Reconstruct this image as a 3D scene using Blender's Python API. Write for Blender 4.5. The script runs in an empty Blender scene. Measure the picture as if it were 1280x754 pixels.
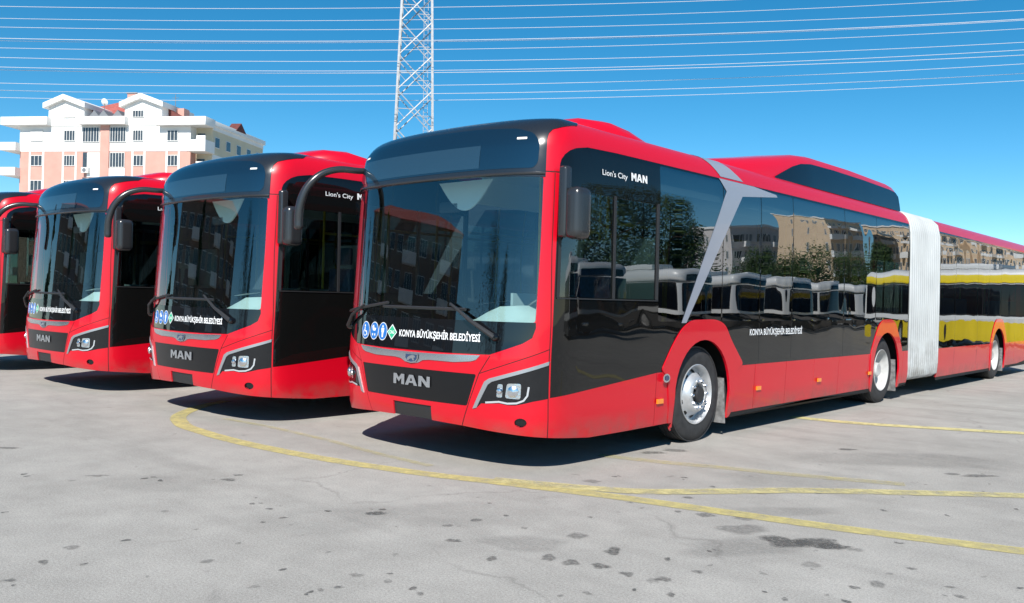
import bpy, bmesh, math, random
from mathutils import Vector, Matrix
from mathutils.geometry import delaunay_2d_cdt
R = math.radians
random.seed(7)
scene = bpy.context.scene
col = scene.collection

# ------------------------------------------------------------------ camera
CX, CY, CZ = 5.62471, -4.98981, 1.41504
YAW, PITCH, ROLL, FPX = 0.73154, -0.00539, 0.02611, 1079.211
cam_d = bpy.data.cameras.new('camera'); cam = bpy.data.objects.new('camera', cam_d); col.objects.link(cam)
_F = Vector((-math.sin(YAW), math.cos(YAW), 0)); _R = Vector((math.cos(YAW), math.sin(YAW), 0)); _U = Vector((0, 0, 1))
FW = _F*math.cos(PITCH) + _U*math.sin(PITCH); UP = _U*math.cos(PITCH) - _F*math.sin(PITCH)
RR = _R*math.cos(ROLL) + UP*math.sin(ROLL); UU = UP*math.cos(ROLL) - _R*math.sin(ROLL)
cam.matrix_world = Matrix((( RR.x, UU.x, -FW.x, CX), (RR.y, UU.y, -FW.y, CY), (RR.z, UU.z, -FW.z, CZ), (0, 0, 0, 1)))
cam_d.sensor_width = 36; cam_d.lens = FPX/1280*36; cam_d.clip_start = .05; cam_d.clip_end = 6000
scene.camera = cam

# ------------------------------------------------------------------ light
SUN_DIR = Vector((.545*math.cos(R(42)), -.838*math.cos(R(42)), math.sin(R(42)))).normalized()   # towards the sun
EXPOSURE = 0.62
world = bpy.data.worlds.new('World'); scene.world = world; world.use_nodes = True
wn = world.node_tree; bg = wn.nodes['Background']
sky = wn.nodes.new('ShaderNodeTexSky'); sky.sky_type = 'NISHITA'; sky.sun_disc = False
sky.sun_elevation = R(42); sky.sun_rotation = math.atan2(SUN_DIR.x, SUN_DIR.y)
sky.altitude = 2200; sky.air_density = .9; sky.dust_density = .1; sky.ozone_density = 2.0
hs_ = wn.nodes.new('ShaderNodeHueSaturation'); hs_.inputs['Saturation'].default_value = 1.38; hs_.inputs['Hue'].default_value = .484
wn.links.new(sky.outputs[0], hs_.inputs['Color']); wn.links.new(hs_.outputs[0], bg.inputs[0]); bg.inputs[1].default_value = .094
sl = bpy.data.lights.new('sun', 'SUN'); sl.energy = 4.3; sl.angle = R(.53); sl.color = (1, .955, .89)
so = bpy.data.objects.new('sun', sl); col.objects.link(so); so.rotation_euler = SUN_DIR.to_track_quat('Z', 'Y').to_euler()
scene.view_settings.view_transform = 'Standard'; scene.view_settings.look = 'None'
scene.view_settings.exposure = EXPOSURE; scene.view_settings.gamma = 1
try:
    scene.cycles.max_bounces = 12; scene.cycles.transparent_max_bounces = 24; scene.cycles.glossy_bounces = 6
    scene.cycles.use_denoising = True
    scene.cycles.sample_clamp_indirect = 6
except Exception: pass

# ------------------------------------------------------------------ materials
MATS = {}
def nt(name):
    m = bpy.data.materials.new(name); m.use_nodes = True; t = m.node_tree
    MATS[name] = m; return m, t, t.nodes['Principled BSDF']
def node(t, kind, **kw):
    n = t.nodes.new(kind)
    for k, v in kw.items():
        if k in n.inputs: n.inputs[k].default_value = v
        else: setattr(n, k, v)
    return n
def mat(name, c, rough=.5, metal=0, coat=0, var=0, vscale=6, bump=0, bscale=40, spec=.5, emit=None, dirt=0):
    m, t, b = nt(name)
    b.inputs['Base Color'].default_value = (*c, 1); b.inputs['Roughness'].default_value = rough
    b.inputs['Metallic'].default_value = metal; b.inputs['Coat Weight'].default_value = coat
    b.inputs['Coat Roughness'].default_value = .04; b.inputs['Specular IOR Level'].default_value = spec
    tc = None
    if var or bump or dirt:
        tc = node(t, 'ShaderNodeTexCoord')
    src = None
    if var:
        nz = node(t, 'ShaderNodeTexNoise', Scale=vscale, Detail=5.); t.links.new(tc.outputs['Object'], nz.inputs['Vector'])
        cr = node(t, 'ShaderNodeValToRGB'); t.links.new(nz.outputs['Fac'], cr.inputs[0])
        cr.color_ramp.elements[0].position = .3; cr.color_ramp.elements[1].position = .7
        cr.color_ramp.elements[0].color = (*[x*(1-var) for x in c], 1); cr.color_ramp.elements[1].color = (*[min(1, x*(1+var)) for x in c], 1)
        t.links.new(cr.outputs[0], b.inputs['Base Color']); src = cr.outputs[0]
    if dirt:
        sx = node(t, 'ShaderNodeSeparateXYZ'); t.links.new(tc.outputs['Object'], sx.inputs[0])
        mr = node(t, 'ShaderNodeMapRange'); mr.inputs[1].default_value = .24; mr.inputs[2].default_value = .24+dirt; mr.inputs[3].default_value = .8; mr.inputs[4].default_value = 0
        t.links.new(sx.outputs['Z'], mr.inputs[0])
        n2 = node(t, 'ShaderNodeTexNoise', Scale=3.5, Detail=8., Roughness=.7); t.links.new(tc.outputs['Object'], n2.inputs['Vector'])
        r2 = node(t, 'ShaderNodeMapRange'); r2.inputs[1].default_value = .38; r2.inputs[2].default_value = .72; t.links.new(n2.outputs['Fac'], r2.inputs[0])
        mu = node(t, 'ShaderNodeMath', operation='MULTIPLY'); t.links.new(mr.outputs[0], mu.inputs[0]); t.links.new(r2.outputs[0], mu.inputs[1])
        mx = node(t, 'ShaderNodeMix', data_type='RGBA'); t.links.new(mu.outputs[0], mx.inputs[0])
        mx.inputs[6].default_value = (*c, 1)
        if src: t.links.new(src, mx.inputs[6])
        mx.inputs[7].default_value = (.13, .11, .09, 1); t.links.new(mx.outputs[2], b.inputs['Base Color'])
        ra = node(t, 'ShaderNodeMapRange'); ra.inputs[3].default_value = rough; ra.inputs[4].default_value = .7; t.links.new(mu.outputs[0], ra.inputs[0]); t.links.new(ra.outputs[0], b.inputs['Roughness'])
    if bump:
        nb = node(t, 'ShaderNodeTexNoise', Scale=bscale, Detail=3.); t.links.new(tc.outputs['Object'], nb.inputs['Vector'])
        bp = node(t, 'ShaderNodeBump', Strength=1., Distance=bump); t.links.new(nb.outputs['Fac'], bp.inputs['Height']); t.links.new(bp.outputs[0], b.inputs['Normal'])
    if emit:
        b.inputs['Emission Color'].default_value = (*emit[0], 1); b.inputs['Emission Strength'].default_value = emit[1]
    return m
def glass(name, tint, ior=2.0, wav=.0006, wsc=1.3, rough=.0):
    m, t, b = nt(name); t.nodes.remove(b); out = t.nodes['Material Output']
    tc = node(t, 'ShaderNodeTexCoord'); mp = node(t, 'ShaderNodeMapping'); mp.inputs['Scale'].default_value = (1, 1, .55)
    t.links.new(tc.outputs['Object'], mp.inputs[0])
    nb = node(t, 'ShaderNodeTexNoise', Scale=wsc, Detail=1.); t.links.new(mp.outputs[0], nb.inputs['Vector'])
    bp = node(t, 'ShaderNodeBump', Strength=1., Distance=wav*10); t.links.new(nb.outputs['Fac'], bp.inputs['Height'])
    tr = node(t, 'ShaderNodeBsdfTransparent', Color=(*tint, 1)); gl = node(t, 'ShaderNodeBsdfGlossy', Roughness=rough, Color=(.95, .97, 1, 1))
    fr = node(t, 'ShaderNodeFresnel', IOR=ior); mx = node(t, 'ShaderNodeMixShader')
    t.links.new(bp.outputs[0], gl.inputs['Normal'])
    gm = node(t, 'ShaderNodeNewGeometry'); iorm = node(t, 'ShaderNodeMix', data_type='FLOAT')   # same reflectance from both faces of the pane
    t.links.new(gm.outputs['Backfacing'], iorm.inputs[0]); iorm.inputs[2].default_value = ior; iorm.inputs[3].default_value = 1/ior
    fr2 = node(t, 'ShaderNodeFresnel'); t.links.new(iorm.outputs[0], fr2.inputs['IOR'])
    t.nodes.remove(fr)
    t.links.new(fr2.outputs[0], mx.inputs[0]); t.links.new(tr.outputs[0], mx.inputs[1]); t.links.new(gl.outputs[0], mx.inputs[2]); t.links.new(mx.outputs[0], out.inputs[0])
    return m
def glossy_black(name, c=(.006, .007, .009), ior=2.0, wav=.0007, wsc=1.3):
    m, t, b = nt(name); tc = node(t, 'ShaderNodeTexCoord'); mp = node(t, 'ShaderNodeMapping'); mp.inputs['Scale'].default_value = (1, 1, .8)
    t.links.new(tc.outputs['Object'], mp.inputs[0])
    nb = node(t, 'ShaderNodeTexNoise', Scale=wsc, Detail=1.); t.links.new(mp.outputs[0], nb.inputs['Vector'])
    bp = node(t, 'ShaderNodeBump', Strength=1., Distance=wav*10); t.links.new(nb.outputs['Fac'], bp.inputs['Height']); t.links.new(bp.outputs[0], b.inputs['Normal'])
    b.inputs['Base Color'].default_value = (*c, 1); b.inputs['Roughness'].default_value = .02; b.inputs['IOR'].default_value = ior
    return m

RED = mat('red_paint', (.60, .001, .014), .38, spec=.35, coat=.5, dirt=.2)
REDR = mat('red_roof_paint', (.60, .001, .017), .34, spec=.35, coat=.5)
BLK = glossy_black('black_gloss_panel', c=(.005, .005, .005), ior=1.52, wav=.0014)
BLKF = glossy_black('black_gloss_front', wav=.0004, ior=1.6)
VIS = glossy_black('black_visor_glass', c=(.006, .016, .030), wav=.0003, ior=2.1)
LEDP = glossy_black('led_panel_glass', c=(.02, .045, .07), wav=.0003, ior=2.0)
CAP = mat('black_roof_paint', (.016, .018, .022), .25, coat=.6)
GSIDE = glass('tinted_side_glass', (.14, .18, .18), 2.8)
GDRV = glass('driver_side_glass', (.20, .27, .26), 2.1, wav=.0004)
GWIN = glass('windscreen_glass', (.78, .94, .92), 2.0, wav=.0005, wsc=1.)
CHR = mat('chrome', (.78, .81, .86), .24, metal=1)
SIL = mat('silver_trim', (.46, .47, .49), .38, metal=.7)
WHT = mat('white_vinyl', (.85, .85, .85), .5)
GREY = mat('grey_stripe_vinyl', (.27, .29, .34), .35, coat=.4)
DPL = mat('dark_plastic', (.02, .02, .022), .5, bump=.0005, bscale=300)
MPL = mat('mirror_housing_plastic', (.028, .029, .032), .25, spec=.8, metal=.15)
GAP = mat('panel_gap_rubber', (.006, .006, .006), .7)
CHAS = mat('underbody', (.018, .017, .016), .85, var=.4)
TYR = mat('tyre_rubber', (.028, .028, .029), .78, var=.3, vscale=14, bump=.001, bscale=60)
RIM = mat('wheel_silver', (.55, .56, .57), .38, metal=.55, var=.12, vscale=12)
RIMW = mat('wheel_white_steel', (.46, .46, .45), .45, var=.25, vscale=5)
BELL = mat('bellows_fabric', (.46, .48, .48), .6, var=.12, vscale=1.5, dirt=1.2)
ORG = mat('amber_lens', (.85, .25, .02), .25, coat=.7)
BLUE = mat('blue_sticker', (.02, .16, .5), .4)
GRN = mat('green_sticker', (.03, .42, .22), .4)
NAVY = mat('navy_badge', (.02, .05, .12), .2, coat=.8)
LAMPG = mat('lamp_reflector', (.75, .78, .8), .12, metal=.9, bump=.004, bscale=60)
DRL = mat('lamp_light_guide', (.42, .44, .46), .2, coat=.5)
DASH = mat('dashboard_grey', (.42, .46, .45), .6, var=.1)
INT = mat('interior_grey', (.36, .40, .40), .7)
LINER = mat('ceiling_liner', (.66, .70, .70), .7)
SEAT = mat('seat_fabric', (.02, .05, .12), .8, var=.4, vscale=30)
POLE = mat('pole_steel', (.5, .5, .5), .3, metal=.9)
YPOLE = mat('yellow_pole', (.7, .5, .03), .4)
PAPER = mat('paper', (.8, .8, .78), .8)
FLAP = mat('mud_flap', (.2, .2, .2), .9, var=.4, vscale=20)

# ------------------------------------------------------------------ mesh helpers
class MB:
    def __init__(s): s.v = []; s.f = []
    def add(s, vs, fs):
        o = len(s.v); s.v += [tuple(v) for v in vs]; s.f += [tuple(i+o for i in f) for f in fs]; return s
    def box(s, x0, y0, z0, x1, y1, z1):
        return s.add([(x0,y0,z0),(x1,y0,z0),(x1,y1,z0),(x0,y1,z0),(x0,y0,z1),(x1,y0,z1),(x1,y1,z1),(x0,y1,z1)],
              [(0,3,2,1),(4,5,6,7),(0,1,5,4),(1,2,6,5),(2,3,7,6),(3,0,4,7)])
    def tube(s, pts, r, n=8, caps=True):
        pts = [Vector(p) for p in pts]; rs = r if isinstance(r, (list, tuple)) else [r]*len(pts)
        rings = []; up = None
        for i, p in enumerate(pts):
            d = (pts[min(i+1, len(pts)-1)] - pts[max(i-1, 0)]).normalized()
            if up is None: up = d.orthogonal().normalized()
            up = (up - d*up.dot(d)); up = up.normalized() if up.length > 1e-6 else d.orthogonal().normalized()
            b = d.cross(up)
            rings.append([p + (up*math.cos(2*math.pi*k/n) + b*math.sin(2*math.pi*k/n))*rs[i] for k in range(n)])
        vs = [v for q in rings for v in q]; fs = []
        for i in range(len(rings)-1):
            for k in range(n): fs.append((i*n+k, i*n+(k+1)%n, (i+1)*n+(k+1)%n, (i+1)*n+k))
        if caps: fs += [tuple(range(n))[::-1], tuple((len(rings)-1)*n+k for k in range(n))]
        return s.add(vs, fs)
    def lathe(s, prof, cx=0, n=48, yz=(0, 0), cap0=False, cap1=False):   # axis along x: prof (x, r)
        vs = []; fs = []
        for (x, r) in prof:
            for k in range(n):
                a = 2*math.pi*k/n; vs.append((cx+x, yz[0]+r*math.cos(a), yz[1]+r*math.sin(a)))
        for i in range(len(prof)-1):
            for k in range(n): fs.append((i*n+k, (i+1)*n+k, (i+1)*n+(k+1)%n, i*n+(k+1)%n))
        if cap0: fs.append(tuple(range(n)))
        if cap1: fs.append(tuple((len(prof)-1)*n+k for k in range(n))[::-1])
        return s.add(vs, fs)
    def loft(s, rings, closed=True, caps=True):
        n = len(rings[0]); vs = [v for q in rings for v in q]; fs = []
        for i in range(len(rings)-1):
            for k in range(n if closed else n-1): fs.append((i*n+k, i*n+(k+1)%n, (i+1)*n+(k+1)%n, (i+1)*n+k))
        if caps: fs += [tuple(range(n))[::-1], tuple((len(rings)-1)*n+k for k in range(n))]
        return s.add(vs, fs)
    def bar(s, a, b, w):        # square bar from a to b
        return s.tube([a, b], w*.707, n=4)
    def build(s, name, m, parent=None, smooth=False, bevel=0, loc=None, segs=2, angle=35):
        me = bpy.data.meshes.new(name); me.from_pydata(s.v, [], s.f); me.update()
        bm = bmesh.new(); bm.from_mesh(me); bmesh.ops.recalc_face_normals(bm, faces=bm.faces)
        if bevel: bmesh.ops.bevel(bm, geom=list(bm.edges), offset=bevel, segments=segs, profile=.6, affect='EDGES', clamp_overlap=True)
        if smooth or bevel:
            for f in bm.faces: f.smooth = True
            for e in bm.edges:
                if len(e.link_faces) == 2 and e.calc_face_angle(0) > R(angle): e.smooth = False
        bm.to_mesh(me); bm.free()
        me.materials.append(m); o = bpy.data.objects.new(name, me); col.objects.link(o)
        if parent: o.parent = parent
        if loc: o.location = loc
        return o
def tag(o, label=None, cat=None, group=None, kind=None):
    if label: o['label'] = label
    if cat: o['category'] = cat
    if group: o['group'] = group
    if kind: o['kind'] = kind
    return o
def empty(name, loc=(0, 0, 0), rz=0, parent=None):
    o = bpy.data.objects.new(name, None); col.objects.link(o); o.location = loc; o.rotation_euler = (0, 0, rz); o.empty_display_size = .2
    if parent: o.parent = parent
    return o
KIDS = {}
def copy_tree(o, parent=None):
    c = o.copy(); col.objects.link(c); c.parent = parent
    for ch in [x for x in list(bpy.data.objects) if x.parent == o]: copy_tree(ch, c)
    return c

# ------------------------------------------------------------------ bus surface
OUT=[(0,0),(.2,.003),(.4,.012),(.6,.03),(.8,.06),(.95,.1),(1.06,.15),(1.14,.21),(1.2,.285),(1.24,.37),(1.262,.46),(1.272,.55),(1.275,.65)]
def _cr(pts,n=12):
    r=[]
    for i in range(len(pts)-1):
        p0=pts[max(i-1,0)];p1=pts[i];p2=pts[i+1];p3=pts[min(i+2,len(pts)-1)]
        if i==0 and len(p1)==2:p0=(-p2[0],p2[1])
        for k in range(n):
            t=k/n
            r.append(tuple(.5*(2*p1[j]+(p2[j]-p0[j])*t+(2*p0[j]-5*p1[j]+4*p2[j]-p3[j])*t*t+(3*p1[j]-p0[j]-3*p2[j]+p3[j])*t**3) for j in range(len(p1))))
    r.append(pts[-1]);return r
OL=_cr(OUT);SL=[0.]
for a,b in zip(OL,OL[1:]):SL.append(SL[-1]+math.hypot(b[0]-a[0],b[1]-a[1]))
LC=SL[-1]
def _lin(t,xs,ys):
    if t<=xs[0]:return ys[0]
    if t>=xs[-1]:return ys[-1]
    lo,hi=0,len(xs)-1
    while hi-lo>1:
        m=(lo+hi)//2
        if xs[m]<=t:lo=m
        else:hi=m
    f=(t-xs[lo])/(xs[hi]-xs[lo]);return ys[lo]+f*(ys[hi]-ys[lo])
OX=[p[0] for p in OL];OY=[p[1] for p in OL]
def outl(s):
    a=abs(s)
    if a>=LC:x,y=1.275,.65+a-LC
    else:x,y=_lin(a,SL,OX),_lin(a,SL,OY)
    return (x if s>=0 else -x),y
def s_y(y): return LC+y-.65 if y>=.65 else _lin(y,OY,SL)
def s_x(x): return math.copysign(_lin(abs(x),OX,SL),x)
PR=[(.2,.2,.03,.07),(.257,.257,.02,.05),(.4,.4,0,.012),(.6,.6,0,0),(.9,.9,0,0),(1.05,1.05,0,.012),(1.3,1.3,0,.03),(2.3,2.3,.006,.10),(2.6,2.6,.02,.13),(2.71,2.71,.035,.16),(2.80,2.795,.07,.21),(2.88,2.86,.12,.285),(2.96,2.905,.19,.38),(3.10,2.937,.33,.54),(3.4,2.958,.62,.83),(3.7,2.966,.93,1.15),(4.05,2.97,1.27,1.45)]
PD=_cr(PR,8);PH=[p[0] for p in PD];PZ=[p[1] for p in PD];PIX=[p[2] for p in PD];PIY=[p[3] for p in PD]
def S(s,h):
    X,Y=outl(s);z=_lin(h,PH,PZ);ix=_lin(h,PH,PIX);iy=_lin(h,PH,PIY)
    W=max(.7,2.2*iy);t=max(0,1-Y/W);w=t*t*(3-2*t)
    return (X*(1-ix/1.275),Y+iy*w,z)

def rng(a, b, st):
    n = max(1, round((b-a)/st)); return [a+(b-a)*i/n for i in range(n+1)]
def densify(poly, step=.06):
    out = []
    for (a, b) in zip(poly, poly[1:]+poly[:1]):
        L = math.hypot(b[0]-a[0], b[1]-a[1])
        n = max(1, math.ceil(L/step)) if (min(abs(a[0]), abs(b[0])) < 1.9 or max(a[1], b[1]) > 2.6) else 1
        n = min(n, 80)
        out += [(a[0]+(b[0]-a[0])*k/n, a[1]+(b[1]-a[1])*k/n) for k in range(n)]
    return out
def inside(p, poly):
    x, y = p; c = False; n = len(poly); j = n-1
    for i in range(n):
        a, b = poly[i], poly[j]
        if (a[1] > y) != (b[1] > y) and x < (b[0]-a[0])*(y-a[1])/(b[1]-a[1])+a[0]: c = not c
        j = i
    return c
def cdt(regions, grid):
    """regions: (name, polygon) by priority; returns {name: triangles in (s, h)}"""
    vs = []; es = []
    for nm, poly in regions:
        d = densify(poly); o = len(vs); vs += d; es += [(o+i, o+(i+1) % len(d)) for i in range(len(d))]
    vs += grid
    C0, K = 1.9, .1                        # compress the long flat sides so that triangles stay within one height band
    def fw(v): a = abs(v[0]); return (v[0] if a <= C0 else math.copysign(C0+(a-C0)*K, v[0]), v[1])
    def bw(v): a = abs(v.x); return Vector((v.x if a <= C0 else math.copysign(C0+(a-C0)/K, v.x), v.y))
    V, E_, F, *_ = delaunay_2d_cdt([Vector(fw(v)) for v in vs], es, [], 0, 1e-6)
    V = [bw(v) for v in V]
    bb = [(min(p[0] for p in q), max(p[0] for p in q), min(p[1] for p in q), max(p[1] for p in q)) for _, q in regions]
    res = {}
    for f in F:
        if len(f) < 3: continue
        cx = sum(V[i].x for i in f)/len(f); cy = sum(V[i].y for i in f)/len(f)
        for (nm, q), b in zip(regions, bb):
            if b[0] <= cx <= b[1] and b[2] <= cy <= b[3] and inside((cx, cy), q):
                res.setdefault(nm, []).append([(V[i].x, V[i].y) for i in f]); break
    return res
def nrm(s, h, fn=None):
    fn = fn or S
    e = 1e-3; a = Vector(fn(s+e, h))-Vector(fn(s-e, h)); b = Vector(fn(s, h+e))-Vector(fn(s, h-e)); n = a.cross(b)
    if n.length < 1e-9: return Vector((0, 0, 1))
    return n.normalized()
def surf_obj(name, tris, m, parent, off=0, rim=.015, y_min=None):
    idx = {}; P = []; N = []; faces = []; edges = {}
    for t in tris:
        f = []
        for q in t:
            k = (round(q[0], 4), round(q[1], 4))
            if k not in idx:
                n = nrm(q[0], min(q[1], 4.04)); idx[k] = len(P); P.append(Vector(S(*q))+n*off); N.append(n)
            f.append(idx[k])
        if len(set(f)) == 3:
            a, b, c = (P[i] for i in f)
            if (b-a).cross(c-a).dot(N[f[0]]) < 0: f = f[::-1]
            faces.append(f)
            for i in range(3):
                e = (f[i], f[(i+1) % 3]); edges[e] = 1
    nl = [N[i] for f in faces for i in f]
    if rim:
        rv = {}
        for (a, b) in list(edges):
            if (b, a) in edges: continue
            q = []
            for i in (a, b):
                if i not in rv: rv[i] = (len(P), len(P)+1); P.append(P[i].copy()); N.append(N[i]); P.append(P[i]-N[i]*rim); N.append(N[i])
                q.append(rv[i])
            f = [q[1][0], q[0][0], q[0][1], q[1][1]]
            nn = (P[f[1]]-P[f[0]]).cross(P[f[2]]-P[f[1]])
            nn = nn.normalized() if nn.length > 1e-9 else Vector((0, 0, 1))
            faces.append(f); nl += [nn]*4
    me = bpy.data.meshes.new(name); me.from_pydata(P, [], faces); me.update()
    me.polygons.foreach_set('use_smooth', [True]*len(me.polygons))
    if len(nl) == len(me.loops): me.normals_split_custom_set(nl)
    me.materials.append(m); o = bpy.data.objects.new(name, me); col.objects.link(o)
    if parent: o.parent = parent
    return o
def mir(q): return [(-a, b) for a, b in q][::-1]
def ys(y): return s_y(y)
def strip(pts, w):
    """thin polygon along a polyline"""
    L = []; Rr = []
    for i, p in enumerate(pts):
        a = pts[max(i-1, 0)]; b = pts[min(i+1, len(pts)-1)]; dx, dy = b[0]-a[0], b[1]-a[1]; l = math.hypot(dx, dy)
        nx, ny = -dy/l*w/2, dx/l*w/2; L.append((p[0]+nx, p[1]+ny)); Rr.append((p[0]-nx, p[1]-ny))
    return L+Rr[::-1]
def decal(name, polys, m, parent, off=.003, step=.08):
    tris = []
    for q in polys:
        x0, x1 = min(a for a, _ in q), max(a for a, _ in q); y0, y1 = min(b for _, b in q), max(b for _, b in q)
        g = [(a, b) for a in rng(x0, x1, step) for b in rng(y0, y1, step)] if max(x1-x0, y1-y0) > step else []
        for t in cdt([('a', q)], g).get('a', []): tris.append(t)
    return surf_obj(name, tris, m, parent, off=off, rim=0)
def text_on(name, body, m, parent, s0, s1, hbase, height, bold=0, off=.004, slope=0, side=1):
    cu = bpy.data.curves.new(name, 'FONT'); cu.body = body; cu.resolution_u = 3; cu.offset = bold
    o = bpy.data.objects.new(name, cu); col.objects.link(o); bpy.context.view_layer.update()
    me = bpy.data.meshes.new_from_object(o.evaluated_get(bpy.context.evaluated_depsgraph_get())); bpy.data.objects.remove(o)
    xs = [v.co.x for v in me.vertices]; x0, x1 = min(xs), max(xs)
    for v in me.vertices:
        f = (v.co.x-x0)/(x1-x0); s = s0+(s1-s0)*f; h = hbase+v.co.y/.73*height+slope*f
        n = nrm(s, h); p = Vector(S(s, h))+n*off; v.co = p
    me.materials.clear(); me.materials.append(m); me.name = name
    o = bpy.data.objects.new(name, me); col.objects.link(o); o.parent = parent
    return o

# axle positions, section ends
AX = (2.76, 8.09, 14.69); YB1, YB2, YEND = 9.06, 10.58, 18.0
def arc_pts(cy, r, cz, a0, a1, n=18): return [(ys(cy+r*math.cos(R(a0+(a1-a0)*k/n))), cz+r*math.sin(R(a0+(a1-a0)*k/n))) for k in range(n+1)]
def round_poly(pts, r=.05, n=4):
    out = []; N = len(pts)
    for i in range(N):
        p = Vector(pts[i]); a = Vector(pts[i-1]); b = Vector(pts[(i+1) % N])
        da = (a-p); db = (b-p); ra = min(r, da.length*.45, db.length*.45)
        A = p+da.normalized()*ra; B = p+db.normalized()*ra
        for k in range(n+1):
            t = k/n; q = A*(1-t)**2+p*2*t*(1-t)+B*t*t; out.append((q.x, q.y))
    return out
def arch_regions(cy, front):
    hole = [(ys(cy-.54), .1)]+arc_pts(cy, .545, .49, 180, 0)[0:]+[(ys(cy+.545), .1)]
    if front: q = [(-.79, .76), (-.60, 1.00), (-.43, 1.16), (-.25, 1.235), (.22, 1.24), (.42, 1.19), (.56, 1.02), (.85, .755), (.70, .70), (.62, .2), (-.62, .2), (-.68, .70)]
    else: q = [(-.66, .745), (-.50, .98), (-.34, 1.16), (-.18, 1.225), (.18, 1.23), (.34, 1.18), (.52, .98), (.68, .745), (.62, .2), (-.62, .2)]
    return hole, round_poly([(ys(cy+a), b) for a, b in q], .09)

def section_regions(y0, y1, arches, panes, black_lo, front=False, side=1):
    """regions for one side (s > 0)"""
    reg = []
    for i, cy in enumerate(arches):
        hole, trim = arch_regions(cy, cy < 4); reg += [('void', hole), ('arch_trim_%d' % i, trim)]
    return reg

def windows_for(ylist, h0=1.22, h1=2.672):
    return [round_poly([(ys(a+.012), h0), (ys(b-.012), h0), (ys(b-.012), h1), (ys(a+.012), h1)], .03, 2) for a, b in zip(ylist, ylist[1:])]

W1 = (1.885, 3.11, 3.97, 4.81, 6.41, 7.60, 9.02)
W2 = (10.64, 11.57, 13.05, 13.88, 14.83, 16.09, 17.6)

def islands(tris):
    par = {}
    def find(a):
        while par[a] != a: par[a] = par[par[a]]; a = par[a]
        return a
    K = [[(round(q[0], 4), round(q[1], 4)) for q in t] for t in tris]
    for t in K:
        for k in t: par.setdefault(k, k)
        for k in t[1:]: par[find(k)] = find(t[0])
    out = {}
    for t, k in zip(tris, K): out.setdefault(find(k[0]), []).append(t)
    return list(out.values())
def block_letters(name, m, parent, s0, s1, h0, hh, off):
    """the three bold capitals M A N as separate meshes under one parent"""
    G = [[(0, 0), (0, 1), (.24, 1), (.42, .62), (.60, 1), (.84, 1), (.84, 0), (.62, 0), (.62, .60), (.42, .22), (.22, .60), (.22, 0)],
         [(.90, 0), (1.20, 1), (1.50, 1), (1.80, 0), (1.56, 0), (1.50, .22), (1.35, .22), (1.35, .42), (1.44, .42), (1.35, .76), (1.26, .42), (1.35, .42), (1.35, .22), (1.20, .22), (1.14, 0)],
         [(1.88, 0), (1.88, 1), (2.12, 1), (2.46, .44), (2.46, 1), (2.68, 1), (2.68, 0), (2.45, 0), (2.10, .58), (2.10, 0)]]
    r = empty(name, (0, 0, 0), 0, parent)
    for g_ in G:
        q = [(s0+(s1-s0)*x/2.68, h0+hh*y) for x, y in g_]
        decal('raised_letter', [q], m, r, off=off, step=.05)
    return r
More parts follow.
